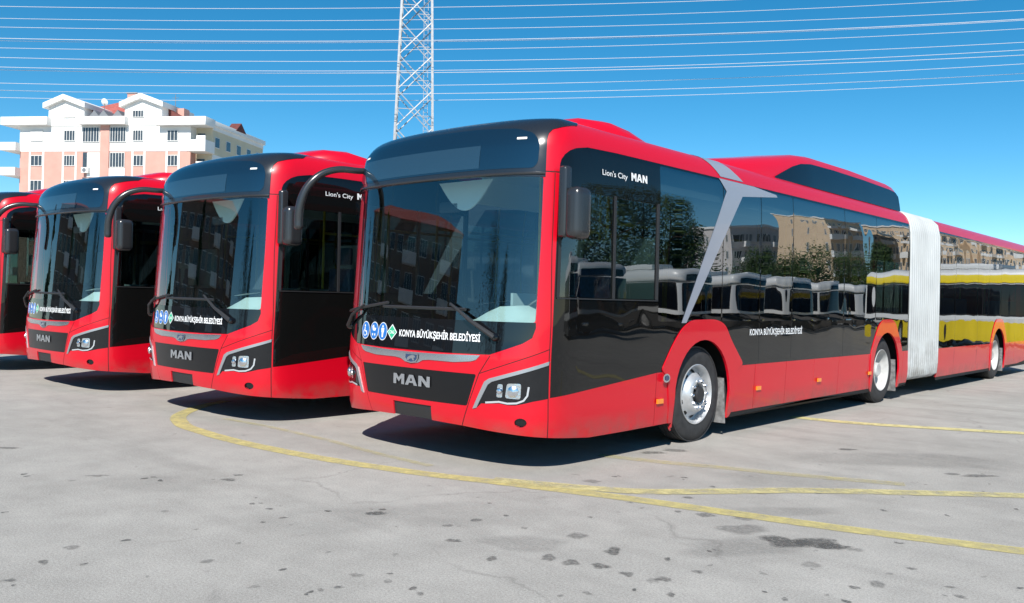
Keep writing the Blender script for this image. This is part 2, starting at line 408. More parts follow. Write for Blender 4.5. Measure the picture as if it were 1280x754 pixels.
def build_front(root):
    Lb = ys(YB1)
    reg = []
    def both(nm, q): reg.append((nm, q)); reg.append((nm, mir(q)))
    # void under the curved lower lip
    both('void', [(0, .1), (0, .352), (.25, .352), (.6, .343), (1.0, .318), (1.37, .288), (1.9, .243), (2.4, .243), (3.2, .25), (3.2, .1)])
    # arches
    for i, cy in enumerate(AX[:2]):
        hole, trim = arch_regions(cy, i == 0); both('void', hole); both('arch%d' % i, trim)
    both('gap', [(ys(3.2), .1), (Lb, .1), (Lb, .252), (ys(3.2), .252)])
    # seams
    both('gap', strip([(1.362, .25), (1.362, 1.2), (1.338, 1.8), (1.338, 2.42)], .009))
    both('gap', strip([(.86, .934), (.763, .786), (.584, .34)], .008))
    both('gap', strip([(.763, .786), (1.0, .87), (1.36, 1.0)], .007))
    both('gap', strip([(1.24, 2.43), (1.39, 2.43)], .01))
    for y in (1.90, 3.90, 4.70, 5.5, 6.3, 7.38, 8.85): both('gap', strip([(ys(y), .25), (ys(y), .76)], .007))
    for y in (3.97, 4.81, 6.41): both('gap', strip([(ys(y), .76), (ys(y), 1.2)], .008))
    # headlight
    both('light_surround', [(.706, .497), (.819, .726), (.86, .752), (1.367, .906), (1.366, .878), (.888, .729), (.852, .703), (.746, .508)])
    both('lens', [(.746, .508), (.852, .703), (.888, .729), (1.366, .878), (1.361, .604), (1.23, .583), (1.17, .567), (1.09, .549), (1.024, .547), (.954, .557), (.85, .549), (.789, .545)])
    fogc = [(1.13+.05*math.cos(R(a)), .411+.037*math.sin(R(a))) for a in range(0, 360, 20)]
    both('fog', fogc)
    reg.append(('grille', round_poly([(-.735, .778), (-.645, .513), (.645, .513), (.735, .778)], .02)))
    reg.append(('plate', [(-.245, .352), (-.245, .474), (.245, .474), (.245, .352)]))
    ch = [(.77, .934), (.73, .895), (.68, .880), (.5, .863), (.22, .863), (.14, .855), (.085, .83), (0, .822)]
    reg.append(('chrome', ch+[(-a, b) for a, b in ch[::-1][1:]]+[(-.5, .926), (-.3, .920), (0, .918), (.3, .920), (.5, .926)]))
    # windscreen and cowl
    reg.append(('windscreen', round_poly([(-1.225, 1.213), (1.225, 1.213), (1.232, 1.8), (1.226, 2.385), (.6, 2.398), (0, 2.402), (-.6, 2.398), (-1.226, 2.385), (-1.232, 1.8)], .02, 2)))
    cw = [(1.228, 1.213), (1.231, 1.17), (1.205, 1.09), (1.129, 1.043), (.975, .985), (.855, .943), (.43, .934), (0, .932)]
    cw = cw+[(-a, b) for a, b in cw[::-1][1:]]
    reg.append(('cowl', cw))
    # visor and black roof front
    dg = [(1.13, 2.455), (1.17, 2.50), (1.18, 2.66), (1.12, 2.745), (.95, 2.795), (.5, 2.825), (0, 2.83)]
    dg = round_poly(dg+[(-a, b) for a, b in dg[::-1][1:]], .05, 3)
    reg.append(('display', dg))
    cp = [(1.242, 2.385), (1.246, 2.697), (1.262, 2.745), (1.31, 2.785), (1.435, 2.815), (1.75, 2.88), (1.95, 3.05), (2.05, 3.3), (2.1, 4.06)]
    cp = cp+[(-a, b) for a, b in cp[::-1]]
    reg.append(('cap', cp))
    # side glass
    def sw(q, nm='side_window'): both(nm, q)
    fr = [(1.40, 1.425), (ys(1.155), 1.425), (ys(1.155), 2.30), (1.40, 2.30)]
    both('driver_window', round_poly(fr, .02, 2))
    both('driver_window', round_poly([(ys(1.185), 1.425), (ys(1.86), 1.425), (ys(1.86), 2.30), (ys(1.185), 2.30)], .02, 2))
    for i, q in enumerate(windows_for(W1)): both('win%d' % i, q)
    bl = [(1.378, .61), (1.383, 2.40), (1.392, 2.50), (1.41, 2.54), (1.455, 2.582), (1.53, 2.622), (1.62, 2.65), (1.79, 2.68), (2.2, 2.69), (ys(YB1), 2.706), (ys(YB1), .743), (ys(1.91), .743)]
    both('black', bl)
    reg.append(('body', [(-Lb, .1), (Lb, .1), (Lb, 4.05), (-Lb, 4.05)]))
    hs = rng(.25, 2.6, .12)+rng(2.6, 3.1, .035)[1:]+rng(3.1, 4.05, .12)[1:]
    ss = rng(0, 1.7, .05)+rng(1.7, 3.4, .14)[1:]+rng(3.4, Lb, .5)[1:]
    grid = [(a*k, b) for a in ss for b in hs for k in ((1, -1) if a else (1,))]
    T = cdt(reg, grid)
    def side_of(tris, sg): return [t for t in tris if sum(q[0] for q in t)*sg > 0]
    body = surf_obj('body', T['body'], RED, root, rim=.03)
    for q in islands(T['gap']): surf_obj('panel_seam', q, GAP, body, off=-.002, rim=0)
    surf_obj('windscreen', T['windscreen'], GWIN, root, off=-.002, rim=.0)
    surf_obj('windscreen_cowl', T['cowl'], BLKF, root, off=0)
    v = surf_obj('roof_visor', T['cap'], CAP, root, off=.006, rim=.012)
    surf_obj('destination_display', T['display'], VIS, v, off=.009, rim=.006)
    decal('led_panel', [[(-1.0, 2.47), (.62, 2.47), (.62, 2.66), (-1.0, 2.66)]], LEDP, v, off=.011)
    lip = MB(); lip.tube([Vector(S(q, 2.412))+nrm(q, 2.412)*.006 for q in rng(-1.235, 1.235, .06)], .013, 8); lip.build('visor_lip', MPL, v, smooth=True)
    for sg in (1, -1): decal('marker_lamp', [[(sg*.97, 2.690), (sg*1.06, 2.690), (sg*1.06, 2.708), (sg*.97, 2.708)][::sg]], WHT, v, off=.012)
    g = surf_obj('front_grille', T['grille'], mat('grille_black', (.005, .005, .006), .35, coat=.3, spec=.3), root, off=-.004)
    surf_obj('plate_recess', T['plate'], DPL, body, off=-.012)
    surf_obj('chrome_bar', T['chrome'], CHR, root, off=.006)
    for sg in (1, -1):
        hl = surf_obj('headlight', side_of(T['lens'], sg), BLKF, root, off=-.003)
        surf_obj('light_surround', side_of(T['light_surround'], sg), SIL, hl, off=.007)
        surf_obj('fog_lamp', side_of(T['fog'], sg), BLKF, root, off=-.02, rim=-.02)
        def mm(q): return q if sg == 1 else mir(q)
        d = strip([(.83, .557), (.954, .572), (1.024, .562), (1.10, .568), (1.155, .59), (1.185, .63), (1.195, .70)], .015)
        decal('light_guide', [mm(d)], DRL, hl, off=.004, step=.04)
        pj_ = [round_poly([(1.005, .605), (1.13, .60), (1.135, .725), (1.02, .722)], .02), round_poly([(.93, .607), (.98, .607), (.985, .715), (.94, .712)], .015)]
        decal('lamp_reflector', [mm(q) for q in pj_], LAMPG, hl, off=.003, step=.03)
        for w in range(2):
            c0 = (1.07, .66) if w == 0 else (.957, .66)
            n = nrm(c0[0]*sg, c0[1]); p = Vector(S(c0[0]*sg, c0[1]))+n*.004
            pr = [(0, .045-.02*w), (.008, .044-.02*w), (.016, .03-.012*w), (.02, .0005)]
            b = MB().lathe(pr, n=20); o = b.build('lamp_lens', CHR, hl, smooth=True); o.matrix_local = Matrix.Translation(p) @ n.to_track_quat('X', 'Z').to_matrix().to_4x4()
        surf_obj('side_panel', side_of(T['black'], sg), BLK, root, off=-.002, rim=.02)
        dt = side_of(T['driver_window'], sg)
        for lo, hi in ((0, ys(1.17)), (ys(1.17), 9)):
            surf_obj('driver_window', [t for t in dt if lo < abs(sum(q[0] for q in t)/3) < hi], GDRV, root, off=-.006, rim=0)
        for i in range(len(W1)-1):
            surf_obj('side_window', side_of(T['win%d' % i], sg), GSIDE, root, off=-.002, rim=0)
        for i in range(2): surf_obj('wheel_arch_trim', side_of(T['arch%d' % i], sg), RED, root, off=.009, rim=.025)
    for sg in (1, -1):
        for y in (.40, 1.155, 1.845):
            fb = MB(); 
            for h0, h1 in ((1.42, 2.31),):
                p = [Vector(S(sg*s_y(y+dy), h))+nrm(sg*s_y(y+dy), h)*o_ for h in (h0, h1) for dy, o_ in ((0, -.02), (.03, -.02), (.03, .008), (0, .008))]
                fb.loft([p[:4], p[4:]])
            fb.build('window_bar', DPL, root)
        decal('window_sill', [strip([(sg*ys(.405), 1.413), (sg*ys(1.88), 1.413)][::sg], .010)], DPL, root, off=.006)
    # badges and writing
    bd = [(-.085, .905), (-.088, .865), (-.06, .832), (0, .822), (.06, .832), (.088, .865), (.085, .905)]
    bg_ = decal('badge', [bd], CHR, root, off=.012, step=.05)
    decal('badge_field', [[(a*.82, .866+(b-.866)*.78) for a, b in bd]], NAVY, bg_, off=.0135, step=.05)
    lion = [(-.055, .848), (-.04, .872), (-.01, .885), (.02, .893), (.05, .886), (.055, .872), (.035, .868), (.045, .845), (.025, .845), (.012, .862), (-.012, .858), (-.03, .843)]
    decal('badge_lion', [lion], CHR, bg_, off=.015, step=.05)
    block_letters('maker_lettering', CHR, root, -.235, .235, .628, .09, .006)
    text_on('operator_lettering', 'KONYA BÜYÜKŞEHİR BELEDİYESİ', WHT, root, -.19, .757, 1.045, .060, bold=.02, slope=-.002)
    for k, cx in enumerate((-.715, -.567, -.432)):
        n_ = 24; circ = [(cx+.062*math.cos(2*math.pi*i/n_), 1.075+.075*math.sin(2*math.pi*i/n_)) for i in range(n_)]
        d = decal('pictogram_disc', [[(cx+(a-cx)*1.08, 1.075+(b-1.075)*1.08) for a, b in circ]], WHT, root, off=.0025)
        decal('pictogram_field', [circ], BLUE, d, off=.0035)
        if k == 0: fig = [[(cx-.02, 1.125), (cx-.002, 1.125), (cx-.002, 1.105), (cx-.02, 1.105)], strip([(cx-.012, 1.10), (cx-.010, 1.065), (cx+.018, 1.065), (cx+.03, 1.03)], .014), strip([(cx-.024, 1.08), (cx-.034, 1.055), (cx-.024, 1.03), (cx-.002, 1.022), (cx+.012, 1.035)], .008)]
        elif k == 1: fig = [[(cx-.035, 1.115), (cx-.02, 1.075), (cx+.02, 1.075), (cx+.03, 1.10), (cx+.0, 1.10), (cx-.01, 1.13)], [(cx-.028, 1.05), (cx-.014, 1.05), (cx-.014, 1.03), (cx-.028, 1.03)], [(cx+.008, 1.05), (cx+.022, 1.05), (cx+.022, 1.03), (cx+.008, 1.03)]]
        else: fig = [[(cx-.009, 1.128), (cx+.009, 1.128), (cx+.009, 1.11), (cx-.009, 1.11)], [(cx-.022, 1.105), (cx+.022, 1.105), (cx+.017, 1.065), (cx+.012, 1.065), (cx+.010, 1.022), (cx-.010, 1.022), (cx-.012, 1.065), (cx-.017, 1.065)]]
        decal('pictogram_figure', fig, WHT, d, off=.0045)
    dm = [(-.295, 1.145), (-.225, 1.075), (-.295, 1.005), (-.365, 1.075)]
    d = decal('fuel_sticker', [dm], WHT, root, off=.0025)
    decal('fuel_sticker_field', [[(-.295+(a+.295)*.84, 1.075+(b-1.075)*.84) for a, b in dm]], GRN, d, off=.0035)
    o = text_on('fuel_lettering', 'CNG', WHT, d, -.33, -.26, 1.06, .03, bold=.02, off=.0045)
    # side writing and stripe (both sides carry the stripe)
    text_on('model_lettering', "Lion's City", WHT, root, ys(.975), ys(1.35), 2.475, .05, bold=.005)
    block_letters('side_maker_lettering', WHT, root, ys(1.41), ys(1.665), 2.475, .07, .004)
    text_on('side_operator_lettering', 'KONYA BÜYÜKŞEHİR BELEDİYESİ', WHT, root, ys(3.74), ys(5.10), 1.065, .07, bold=.02)
    st = [(3.02, 2.69), (3.17, 2.57), (2.31, 1.205), (2.40, 1.205), (3.52, 2.55), (4.38, 2.63), (4.35, 2.655), (3.8, 2.69)]
    stp = [(ys(a), b) for a, b in st]
    cv = [(ys(3.06), 2.712), (ys(3.56), 2.712), (ys(3.42), 2.80), (ys(3.30), 2.90), (ys(3.15), 3.2), (ys(2.75), 3.2), (ys(2.88), 2.90), (ys(2.97), 2.80)]
    for sg in (1, -1):
        f = (lambda q: q) if sg == 1 else mir
        decal('grey_stripe', [f(stp)], GREY, root, off=.003 if sg == 1 else .004, step=.1)
        decal('grey_roof_stripe', [f(cv)], GREY, root, off=.004, step=.05)
        for y, h in ((1.905, .475), (3.93, .475), (5.6, .475), (7.36, .475)):
            yy = ys(y); q = [(yy-.0, h-.022), (yy+.1, h-.022), (yy+.1, h+.022), (yy-.0, h+.022)]
            n_ = surf_obj('side_marker', [[f(q)[0], f(q)[1], f(q)[2]], [f(q)[0], f(q)[2], f(q)[3]]], ORG, root, off=.014, rim=.016)
        q = [(ys(2.02)+.06*math.cos(R(a)), .69+.042*math.sin(R(a))) for a in range(0, 360, 24)]
        rp = decal('round_repeater', [f(q)], CHR, root, off=.034)
        q = [(ys(2.025)+.038*math.cos(R(a)), .69+.026*math.sin(R(a))) for a in range(0, 360, 24)]
        decal('repeater_lens', [f(q)], NAVY, rp, off=.037)
    return T

def build_trailer(root):
    reg = []
    a0, b0 = ys(YB2), ys(YEND)
    hole, trim = arch_regions(AX[2], False); reg += [('void', hole), ('arch', trim)]
    reg.append(('gap', [(ys(16.2), .1), (b0, .1), (b0, .34), (ys(16.4), .252)]))
    reg.append(('gap', [(a0, .1), (b0, .1), (b0, .252), (a0, .252)]))
    for y in (11.57, 13.05, 13.88, 15.6, 16.09): reg.append(('gap', strip([(ys(y), .25), (ys(y), .75)], .007)))
    for y in (11.57, 13.05, 16.09): reg.append(('gap', strip([(ys(y), .75), (ys(y), 1.2)], .008)))
    for i, q in enumerate(windows_for(W2, 1.22, 2.655)): reg.append(('win%d' % i, q))
    reg.append(('black', [(a0, .735), (b0-.15, .735), (b0-.15, 2.69), (a0, 2.706)]))
    reg.append(('body', [(a0, .1), (b0, .1), (b0, 4.05), (a0, 4.05)]))
    hs = rng(.25, 2.6, .4)+rng(2.6, 3.1, .035)[1:]+rng(3.1, 4.05, .12)[1:]
    grid = [(a, b) for a in rng(a0, b0, .5) for b in hs]
    T = cdt(reg, grid); M = {k: [[(-q[0], q[1]) for q in t] for t in v] for k, v in T.items()}
    body = surf_obj('trailer_body', T['body']+M['body'], RED, root, rim=.03)
    # rounded rear wall
    prof = [S(b0, h) for h in (.34, .6, 1., 1.5, 2., 2.4, 2.6, 2.71, 2.8, 2.88, 2.96, 3.1, 3.4, 3.7, 4.05)]
    loop = prof+[(-x, y, z) for x, y, z in prof[::-1][1:]]
    rings = []
    for sc, dy in ((1, 0), (.985, .05), (.95, .085), (.88, .1)):
        rings.append([(x*sc, y+dy, 1.6+(z-1.6)*sc) for x, y, z in loop])
    MB().loft(rings, closed=True, caps=True).build('rear_wall', REDR, root, smooth=True)
    rw = MB(); rw.box(-1.0, 18.095, 1.35, 1.0, 18.11, 2.45); rw.build('rear_window', BLK, root)
    for q in islands(T['gap'])+islands(M['gap']): surf_obj('panel_seam', q, GAP, body, off=-.002, rim=0)
    for tt in (T, M):
        surf_obj('side_panel', tt['black'], BLK, root, off=-.002, rim=.02)
        for i in range(len(W2)-1): surf_obj('side_window', tt['win%d' % i], GSIDE, root, off=-.002, rim=0)
        surf_obj('wheel_arch_trim', tt['arch'], RED, root, off=.009, rim=.025)

def wheel(root, y, sg, rear):
    w = empty('wheel', (sg*1.22, y, .482), 0, root)
    if sg < 0: w.rotation_euler = (0, 0, math.pi)
    wd = .56 if rear else .28
    t = MB(); R0 = .482
    prof = [(-wd, .29), (-wd, .33), (-wd+.015, .42), (-wd+.04, .465), (-wd+.07, R0-.004)]
    x = -wd+.07; n = 0
    while x < -.075:                       # tread ribs and grooves
        prof += [(x, R0), (x+.03, R0), (x+.033, R0-.012), (x+.042, R0-.012), (x+.045, R0)]; x += .045
    prof += [(-.06, R0-.003), (-.035, .466), (-.014, .43), (-.004, .38), (-.006, .335), (-.012, .318), (-.014, .30)]
    t.lathe(prof, n=64).build('tyre', TYR, w, smooth=True, angle=50)
    r = MB()
    if not rear:
        pf = [(-.03, .302), (-.006, .303), (-.004, .296), (-.02, .285), (-.06, .275), (-.085, .262), (-.075, .235), (-.02, .19), (.012, .172), (.02, .155), (.018, .12), (.0, .105), (-.03, .10), (-.03, .001)]
        nut, nr = .018, .1375
        hub = [(-.03, .085), (.03, .082), (.04, .07), (.04, .001)]
    else:
        pf = [(-.03, .302), (-.006, .303), (-.004, .296), (-.02, .285), (-.06, .272), (-.14, .255), (-.165, .235), (-.172, .19), (-.17, .13), (-.17, .10), (-.17, .001)]
        nut, nr = -.17, .165
        hub = [(-.17, .115), (-.06, .105), (-.045, .09), (-.045, .001)]
    r.lathe(pf, n=64); rim = r.build('rim', RIM if not rear else RIMW, w, smooth=True, angle=45)
    MB().lathe(hub, n=28).build('hub', DPL if not rear else RIMW, w, smooth=True)
    for k in range(10):
        nm = MB(); a = 2*math.pi*k/10; nm.lathe([(nut, .016), (nut+.022, .015), (nut+.028, .008), (nut+.028, .0005)], n=6, yz=(nr*math.cos(a), nr*math.sin(a))); nm.build('wheel_nut', CHR, w)
    hl = MB()
    for k in range(10):
        a = 2*math.pi*(k+.5)/10; rr, xx = (.228, -.066) if not rear else (.215, -.1665)
        rg = []
        for q in range(12):
            b = 2*math.pi*q/12; d = .02*math.cos(b); e = .03*math.sin(b)
            slope = -.8 if not rear else -.1
            rg.append((xx+d*(-slope)*-1+.006, (rr+d)*math.cos(a)-e*math.sin(a), (rr+d)*math.sin(a)+e*math.cos(a)))
        hl.add(rg, [tuple(range(12))])
    hl.build('hand_holes', GAP, w)

def build_bus():
    root = empty('articulated_bus')
    build_front(root); build_trailer(root)
    # bellows: closed pleated hose
    def bell_ring(y, k):
        pts = []
        base = [(.27, 1.2), (.33, 1.285), (.5, 1.30), (1.5, 1.30), (2.6, 1.285), (2.80, 1.24), (2.9, 1.14), (2.96, .95), (3.0, .6), (3.01, 0)]
        full = [(x, z) for z, x in base]; full = full+[(-x, z) for x, z in full[::-1][1:]]
        for x, z in full:
            zz = 1.6+(z-1.6)*(1-k/1.4); pts.append((x*(1-k/1.3), y, zz))
        return pts
    rings = []; n = 15; L = YB2-YB1
    for i in range(n):
        y = YB1+L*i/n; st = L/n
        for f, k in ((.06, .045), (.25, .006), (.5, 0), (.75, .006), (.94, .045)): rings.append(bell_ring(y+st*f, k))
    rings = [bell_ring(YB1+.001, .05)]+rings+[bell_ring(YB2-.001, .05)]
    MB().loft(rings, caps=False).build('bellows', BELL, root, smooth=True, angle=60)
    fr = MB()
    for y in (YB1, YB2):
        fr.loft([bell_ring(y-.012, .03), bell_ring(y+.012, .03), bell_ring(y+.012, .13), bell_ring(y-.012, .13), bell_ring(y-.012, .03)], caps=False)
    fr.build('bellows_frame', DPL, root)
    # roof pods
    def pod(name, secs, m):
        rings = []
        for y, hw, top, base in secs:
            q = [(hw, y, base), (hw*.985, y, base+(top-base)*.45), (hw*.93, y, base+(top-base)*.8), (hw*.82, y, base+(top-base)*.97), (hw*.5, y, top+.01), (0, y, top+.015)]
            rings.append(q+[(-a, b, c) for a, b, c in q[::-1][1:]])
        return MB().loft(rings, caps=True).build(name, m, root, smooth=True, angle=38)
    pod('air_conditioner_pod', [(1.0, .45, 2.95, 2.9), (1.12, .70, 3.02, 2.9), (1.32, .88, 3.085, 2.9), (1.6, .96, 3.095, 2.9), (1.85, 1.0, 3.05, 2.88), (2.15, 1.03, 2.955, 2.85), (3.0, .9, 2.95, 2.85)], REDR)
    # tank fairing with a sloped nose, ridge along each side
    rings = []
    for y, hb, ht, top in ((3.45, .9, .72, 2.99), (4.2, 1.0, .80, 3.10), (4.9, 1.07, .84, 3.21), (5.5, 1.10, .88, 3.31), (5.9, 1.10, .9, 3.34), (7.2, 1.10, .9, 3.35), (8.7, 1.10, .9, 3.325), (8.98, 1.10, .9, 3.30), (9.04, 1.095, .88, 3.25)):
        b = 2.86; H = top-b
        q = [(hb, y, b), (hb, y, b+.1*H), (hb-.03, y, b+.55*H), (hb-.07, y, b+.80*H), (ht+.08, y, b+.94*H), (ht, y, top), (ht*.5, y, top+.03), (0, y, top+.04)]
        rings.append(q+[(-a, c, d) for a, c, d in q[::-1][1:]])
    f = MB().loft(rings).build('tank_fairing', REDR, root, smooth=True, angle=30)
    for sg in (1, -1):
        pq = []
        def fx(z, top): 
            H = top-2.86; return 1.10-.03*max(0, (z-2.86-.1*H)/(.45*H)) if z < 2.86+.55*H else 1.07-.04*((z-2.86-.55*H)/(.25*H))
        up = [(4.72, 2.93), (4.95, 3.02), (5.2, 3.11), (5.45, 3.175), (5.75, 3.21), (6.5, 3.225), (7.6, 3.225), (8.7, 3.21), (8.96, 3.19), (9.03, 3.13)]
        top_of = lambda y: _lin(y, [4.2, 4.9, 5.5, 5.9, 7.2, 8.6, 8.9], [3.10, 3.21, 3.31, 3.34, 3.35, 3.325, 3.31])
        hb_of = lambda y: _lin(y, [4.2, 4.9, 5.5, 8.6, 9.04], [1.0, 1.07, 1.10, 1.10, 1.10])-1.10
        vs = []; 
        for y, z in up:
            for zz in (2.90, (2.90+z)/2, z): vs.append((sg*(fx(zz, top_of(y))+hb_of(y)+.012), y, zz))
        fs = []
        for i in range(len(up)-1):
            for k in range(2): fs.append((i*3+k, i*3+3+k, i*3+4+k, i*3+1+k))
        MB().add(vs, fs).build('fairing_window', BLKF, f, smooth=True)
    # wheels
    for i, y in enumerate(AX):
        for sg in (1, -1): wheel(root, y-.01, sg, i > 0)
    for y in AX:
        for sg in (1, -1):
            m = MB(); x0, x1 = (1.0*sg, 1.24*sg); yy = y+.52
            m.loft([[(x0, yy-.03, .62), (x1, yy-.03, .62), (x1, yy-.02, .62), (x0, yy-.02, .62)], [(x0, yy+.02, .14), (x1, yy+.02, .14), (x1, yy+.03, .14), (x0, yy+.03, .14)]])
            m.build('mud_flap', FLAP, root)
    # underbody, floor, ceiling
    ub = MB(); ub.box(-1.12, .55, .33, 1.12, 2.15, .5); ub.box(-.72, 2.15, .3, .72, 3.4, .5); ub.box(-1.15, 3.4, .3, 1.15, 7.45, .5); ub.box(-.62, 7.45, .3, .62, 8.75, .5); ub.box(-1.1, 8.75, .3, 1.1, 9.0, .5)
    ub.box(-1.1, 10.65, .3, 1.1, 14.0, .5); ub.box(-.62, 14.0, .3, .62, 15.4, .5); ub.box(-1.1, 15.4, .32, 1.1, 17.95, .9)
    for y in (2.76, 8.09, 14.69): ub.tube([(-1.0, y, .48), (1.0, y, .48)], .08, 10)
    ub.box(-.5, 9.0, .32, .5, 10.7, .46); ub.box(-.95, .18, .36, .95, .55, .5)
    ub.build('underbody', CHAS, root)
    for y in AX:
        for sg in (1, -1):
            wb = MB(); d = .62; xi = (.80 if y < 4 else .58)*sg
            wb.add([(xi, y-d, .25), (xi, y+d, .25), (xi, y+d, 1.12), (xi, y-d, 1.12), (1.24*sg, y-d, .25), (1.24*sg, y+d, .25), (1.24*sg, y+d, 1.12), (1.24*sg, y-d, 1.12)], [(0, 1, 2, 3), (0, 3, 7, 4), (1, 5, 6, 2), (3, 2, 6, 7)]); wb.build('wheel_housing', CHAS, root)
    fl = MB(); 
    for a, b, w_ in ((.4, 2.12, 1.22), (2.12, 3.4, .79), (3.4, 7.45, 1.22), (7.45, 8.73, .57), (8.73, 9.0, 1.22), (10.65, 14.05, 1.22), (14.05, 15.33, .57), (15.33, 17.9, 1.22)): fl.box(-w_, a, .505, w_, b, .52)
    fl.build('floor', INT, root)
    lining = MB()
    for sg in (1, -1):                      # side lining below the windows
        for a, b in ((3.42, 7.42), (10.65, 14.02), (15.36, 17.9)): lining.box(min(sg*1.225, sg*1.235), a, .53, max(sg*1.225, sg*1.235), b, 1.2)
    lining.build('side_lining', INT, root)
    ce = MB(); ce.box(-1.05, .75, 2.72, 1.05, 9.0, 2.74); ce.box(-1.05, 10.65, 2.72, 1.05, 17.9, 2.74)
    for sg in (1, -1):
        for a, b in ((1.9, 9.0), (10.65, 17.9)):
            ce.add([(sg*1.05, a, 2.72), (sg*1.05, b, 2.72), (sg*1.2, b, 2.45), (sg*1.2, a, 2.45)], [(0, 1, 2, 3)])
    ce.build('ceiling_liner', LINER, root)
    # driver's place
    ds = MB()
    rings = []
    for x in rng(-1.16, 1.14, .12):
        t = max(0, 1-abs(x-.72)/.48); t = t*t*(3-2*t); f_ = outl(s_x(x))[1]+.10; h = 1.17+.17*t
        rings.append([(x, f_, 1.14), (x, f_+.12, 1.16+.02*t), (x, f_+.26, h), (x, f_+.42+.05*t, h+.01), (x, f_+.55, h-.10), (x, f_+.58, .95), (x, f_+.5, .6), (x, f_+.02, .6)])
    ds.loft(rings); dsh = ds.build('dashboard', DASH, root, smooth=True, angle=50)
    MB().add([(.45, .36, 1.345), (.72, .36, 1.375), (.70, .55, 1.39), (.43, .55, 1.36)], [(0, 1, 2, 3)]).build('paper_sheet', PAPER, dsh)
    sw_ = MB(); c = Vector((.72, .92, 1.30)); ax = Vector((0, -.62, .78)).normalized(); u = Vector((1, 0, 0)); w_ = ax.cross(u)
    sw_.tube([c+(u*math.cos(a)+w_*math.sin(a))*.235 for a in [2*math.pi*k/28 for k in range(29)]], .017, 8)
    for a in (R(200), R(340), R(90)): sw_.tube([c, c+(u*math.cos(a)+w_*math.sin(a))*.235], .018, 6)
    sw_.tube([c, c-ax*.35], .03, 8)
    sw_.build('steering_wheel', DPL, root, smooth=True)
    def seat(x, y, m, dz=0, back=.62, nm='passenger_seat'):
        s_ = MB(); s_.box(x-.21, y-.2, .93+dz, x+.21, y+.2, 1.0+dz); o = s_.build(nm, m, root, bevel=.03)
        b = MB(); b.box(x-.21, y+.17, .98+dz, x+.21, y+.24, .98+dz+back); b.build('seat_back', m, o, bevel=.03)
        l = MB(); l.box(x-.05, y-.1, .52, x+.05, y+.1, .93+dz); l.build('seat_stand', DPL, o)
        return o
    seat(.72, 1.42, SEAT, 0, .72, 'driver_seat')
    MB().box(.58, 1.62, 1.74, .86, 1.69, 1.95).build('headrest', SEAT, root, bevel=.03)
    for y in (3.65, 4.45, 5.25, 6.05, 6.85):
        for x in (.88, -.88): seat(x, y, SEAT)
    for y in (11.2, 12.0, 12.8, 16.0, 16.8):
        for x in (.88, -.88): seat(x, y, SEAT)
    pt = MB(); pt.box(.25, 1.93, .52, 1.2, 1.96, 2.0); pt.box(.23, 1.0, .52, .26, 1.93, 1.45); pt.build('cab_partition', INT, root)
    gp = MB()
    for y in (2.2, 3.3, 4.8, 6.4, 7.4, 8.6):
        for x in (.45, -.45): gp.tube([(x, y, .52), (x, y, 2.72)], .017, 8)
    for x in (.45, -.45): gp.tube([(x, 2.2, 2.2), (x, 8.6, 2.2)], .017, 8)
    for y in (11.2, 13.0, 15.0, 17.0):
        for x in (.45, -.45): gp.tube([(x, y, .52), (x, y, 2.72)], .017, 8)
    gp.build('grab_poles', YPOLE, root, smooth=True)
    sb = MB(); n_ = 20; vs = [(.02-.33+.66*k/n_, .42-.0*k, 2.43-.26*math.sin(math.pi*k/n_)) for k in range(n_+1)]
    sb.add([(x+.15, y, z) for x, y, z in vs]+[(x+.15, y+.02, z) for x, y, z in vs], [tuple(range(n_+1)), tuple(range(2*n_+1, n_, -1))]+[(k, k+1, n_+2+k, n_+1+k) for k in range(n_)])
    sb.build('pale_half_disc', LINER, root)  # pale half disc hung behind the top of the windscreen
    lb = MB(); lb.box(-.5, 3.0, 2.705, -.35, 8.6, 2.718); lb.box(.35, 3.0, 2.705, .5, 8.6, 2.718); lb.build('ceiling_lamp', WHT, root)
    mi = MB(); mi.box(-.16, .42, 2.16, .10, .46, 2.26); mi.build('interior_mirror', DPL, root, bevel=.02)
    # wipers
    for (p0, p1, b0_, b1_) in (((.90, 1.085), (.44, 1.345), (.60, 1.30), (-.42, 1.30)), ((-1.10, 1.10), (-.72, 1.31), (-.36, 1.335), (-1.08, 1.24))):
        def on(q, o): n = nrm(*q); return Vector(S(*q))+n*o
        wi = empty('wiper', (0, 0, 0), 0, root)
        a = MB(); a.tube([on(p0, .03), on(((p0[0]+p1[0])/2, (p0[1]+p1[1])/2), .055), on(p1, .035)], [.024, .016, .010], 8); a.build('wiper_arm', DPL, wi, smooth=True)
        b = MB(); b.tube([on((b0_[0]+(b1_[0]-b0_[0])*k/12, b0_[1]+(b1_[1]-b0_[1])*k/12), .022) for k in range(13)], .014, 6); b.build('wiper_blade', DPL, wi)
        n = nrm(*p0); pv = MB().lathe([(0, .034), (.03, .032), (.045, .02), (.046, .0005)], n=20); o = pv.build('wiper_pivot', BLKF, wi, smooth=True); o.matrix_local = Matrix.Translation(on(p0, .0)) @ n.to_track_quat('X', 'Z').to_matrix().to_4x4()
    # left mirror (short bracket), right mirror arm (long curved arm)
    ml = empty('wing_mirror', (0, 0, 0), 0, root)
    b = MB(); b.box(1.28, .36, 1.90, 1.36, .45, 2.47); b.build('mirror_bracket', MPL, ml, bevel=.03, segs=3)
    b = MB(); b.box(1.34, .36, 1.885, 1.49, .56, 2.30); b.build('mirror_head', MPL, ml, bevel=.07, segs=6, angle=80)
    MB().add([(1.39, .562, 1.95), (1.45, .562, 1.95), (1.45, .562, 2.23), (1.39, .562, 2.23)], [(0, 1, 2, 3)]).build('mirror_glass', CHR, ml)
    mr = empty('mirror_arm', (0, 0, 0), 0, root)
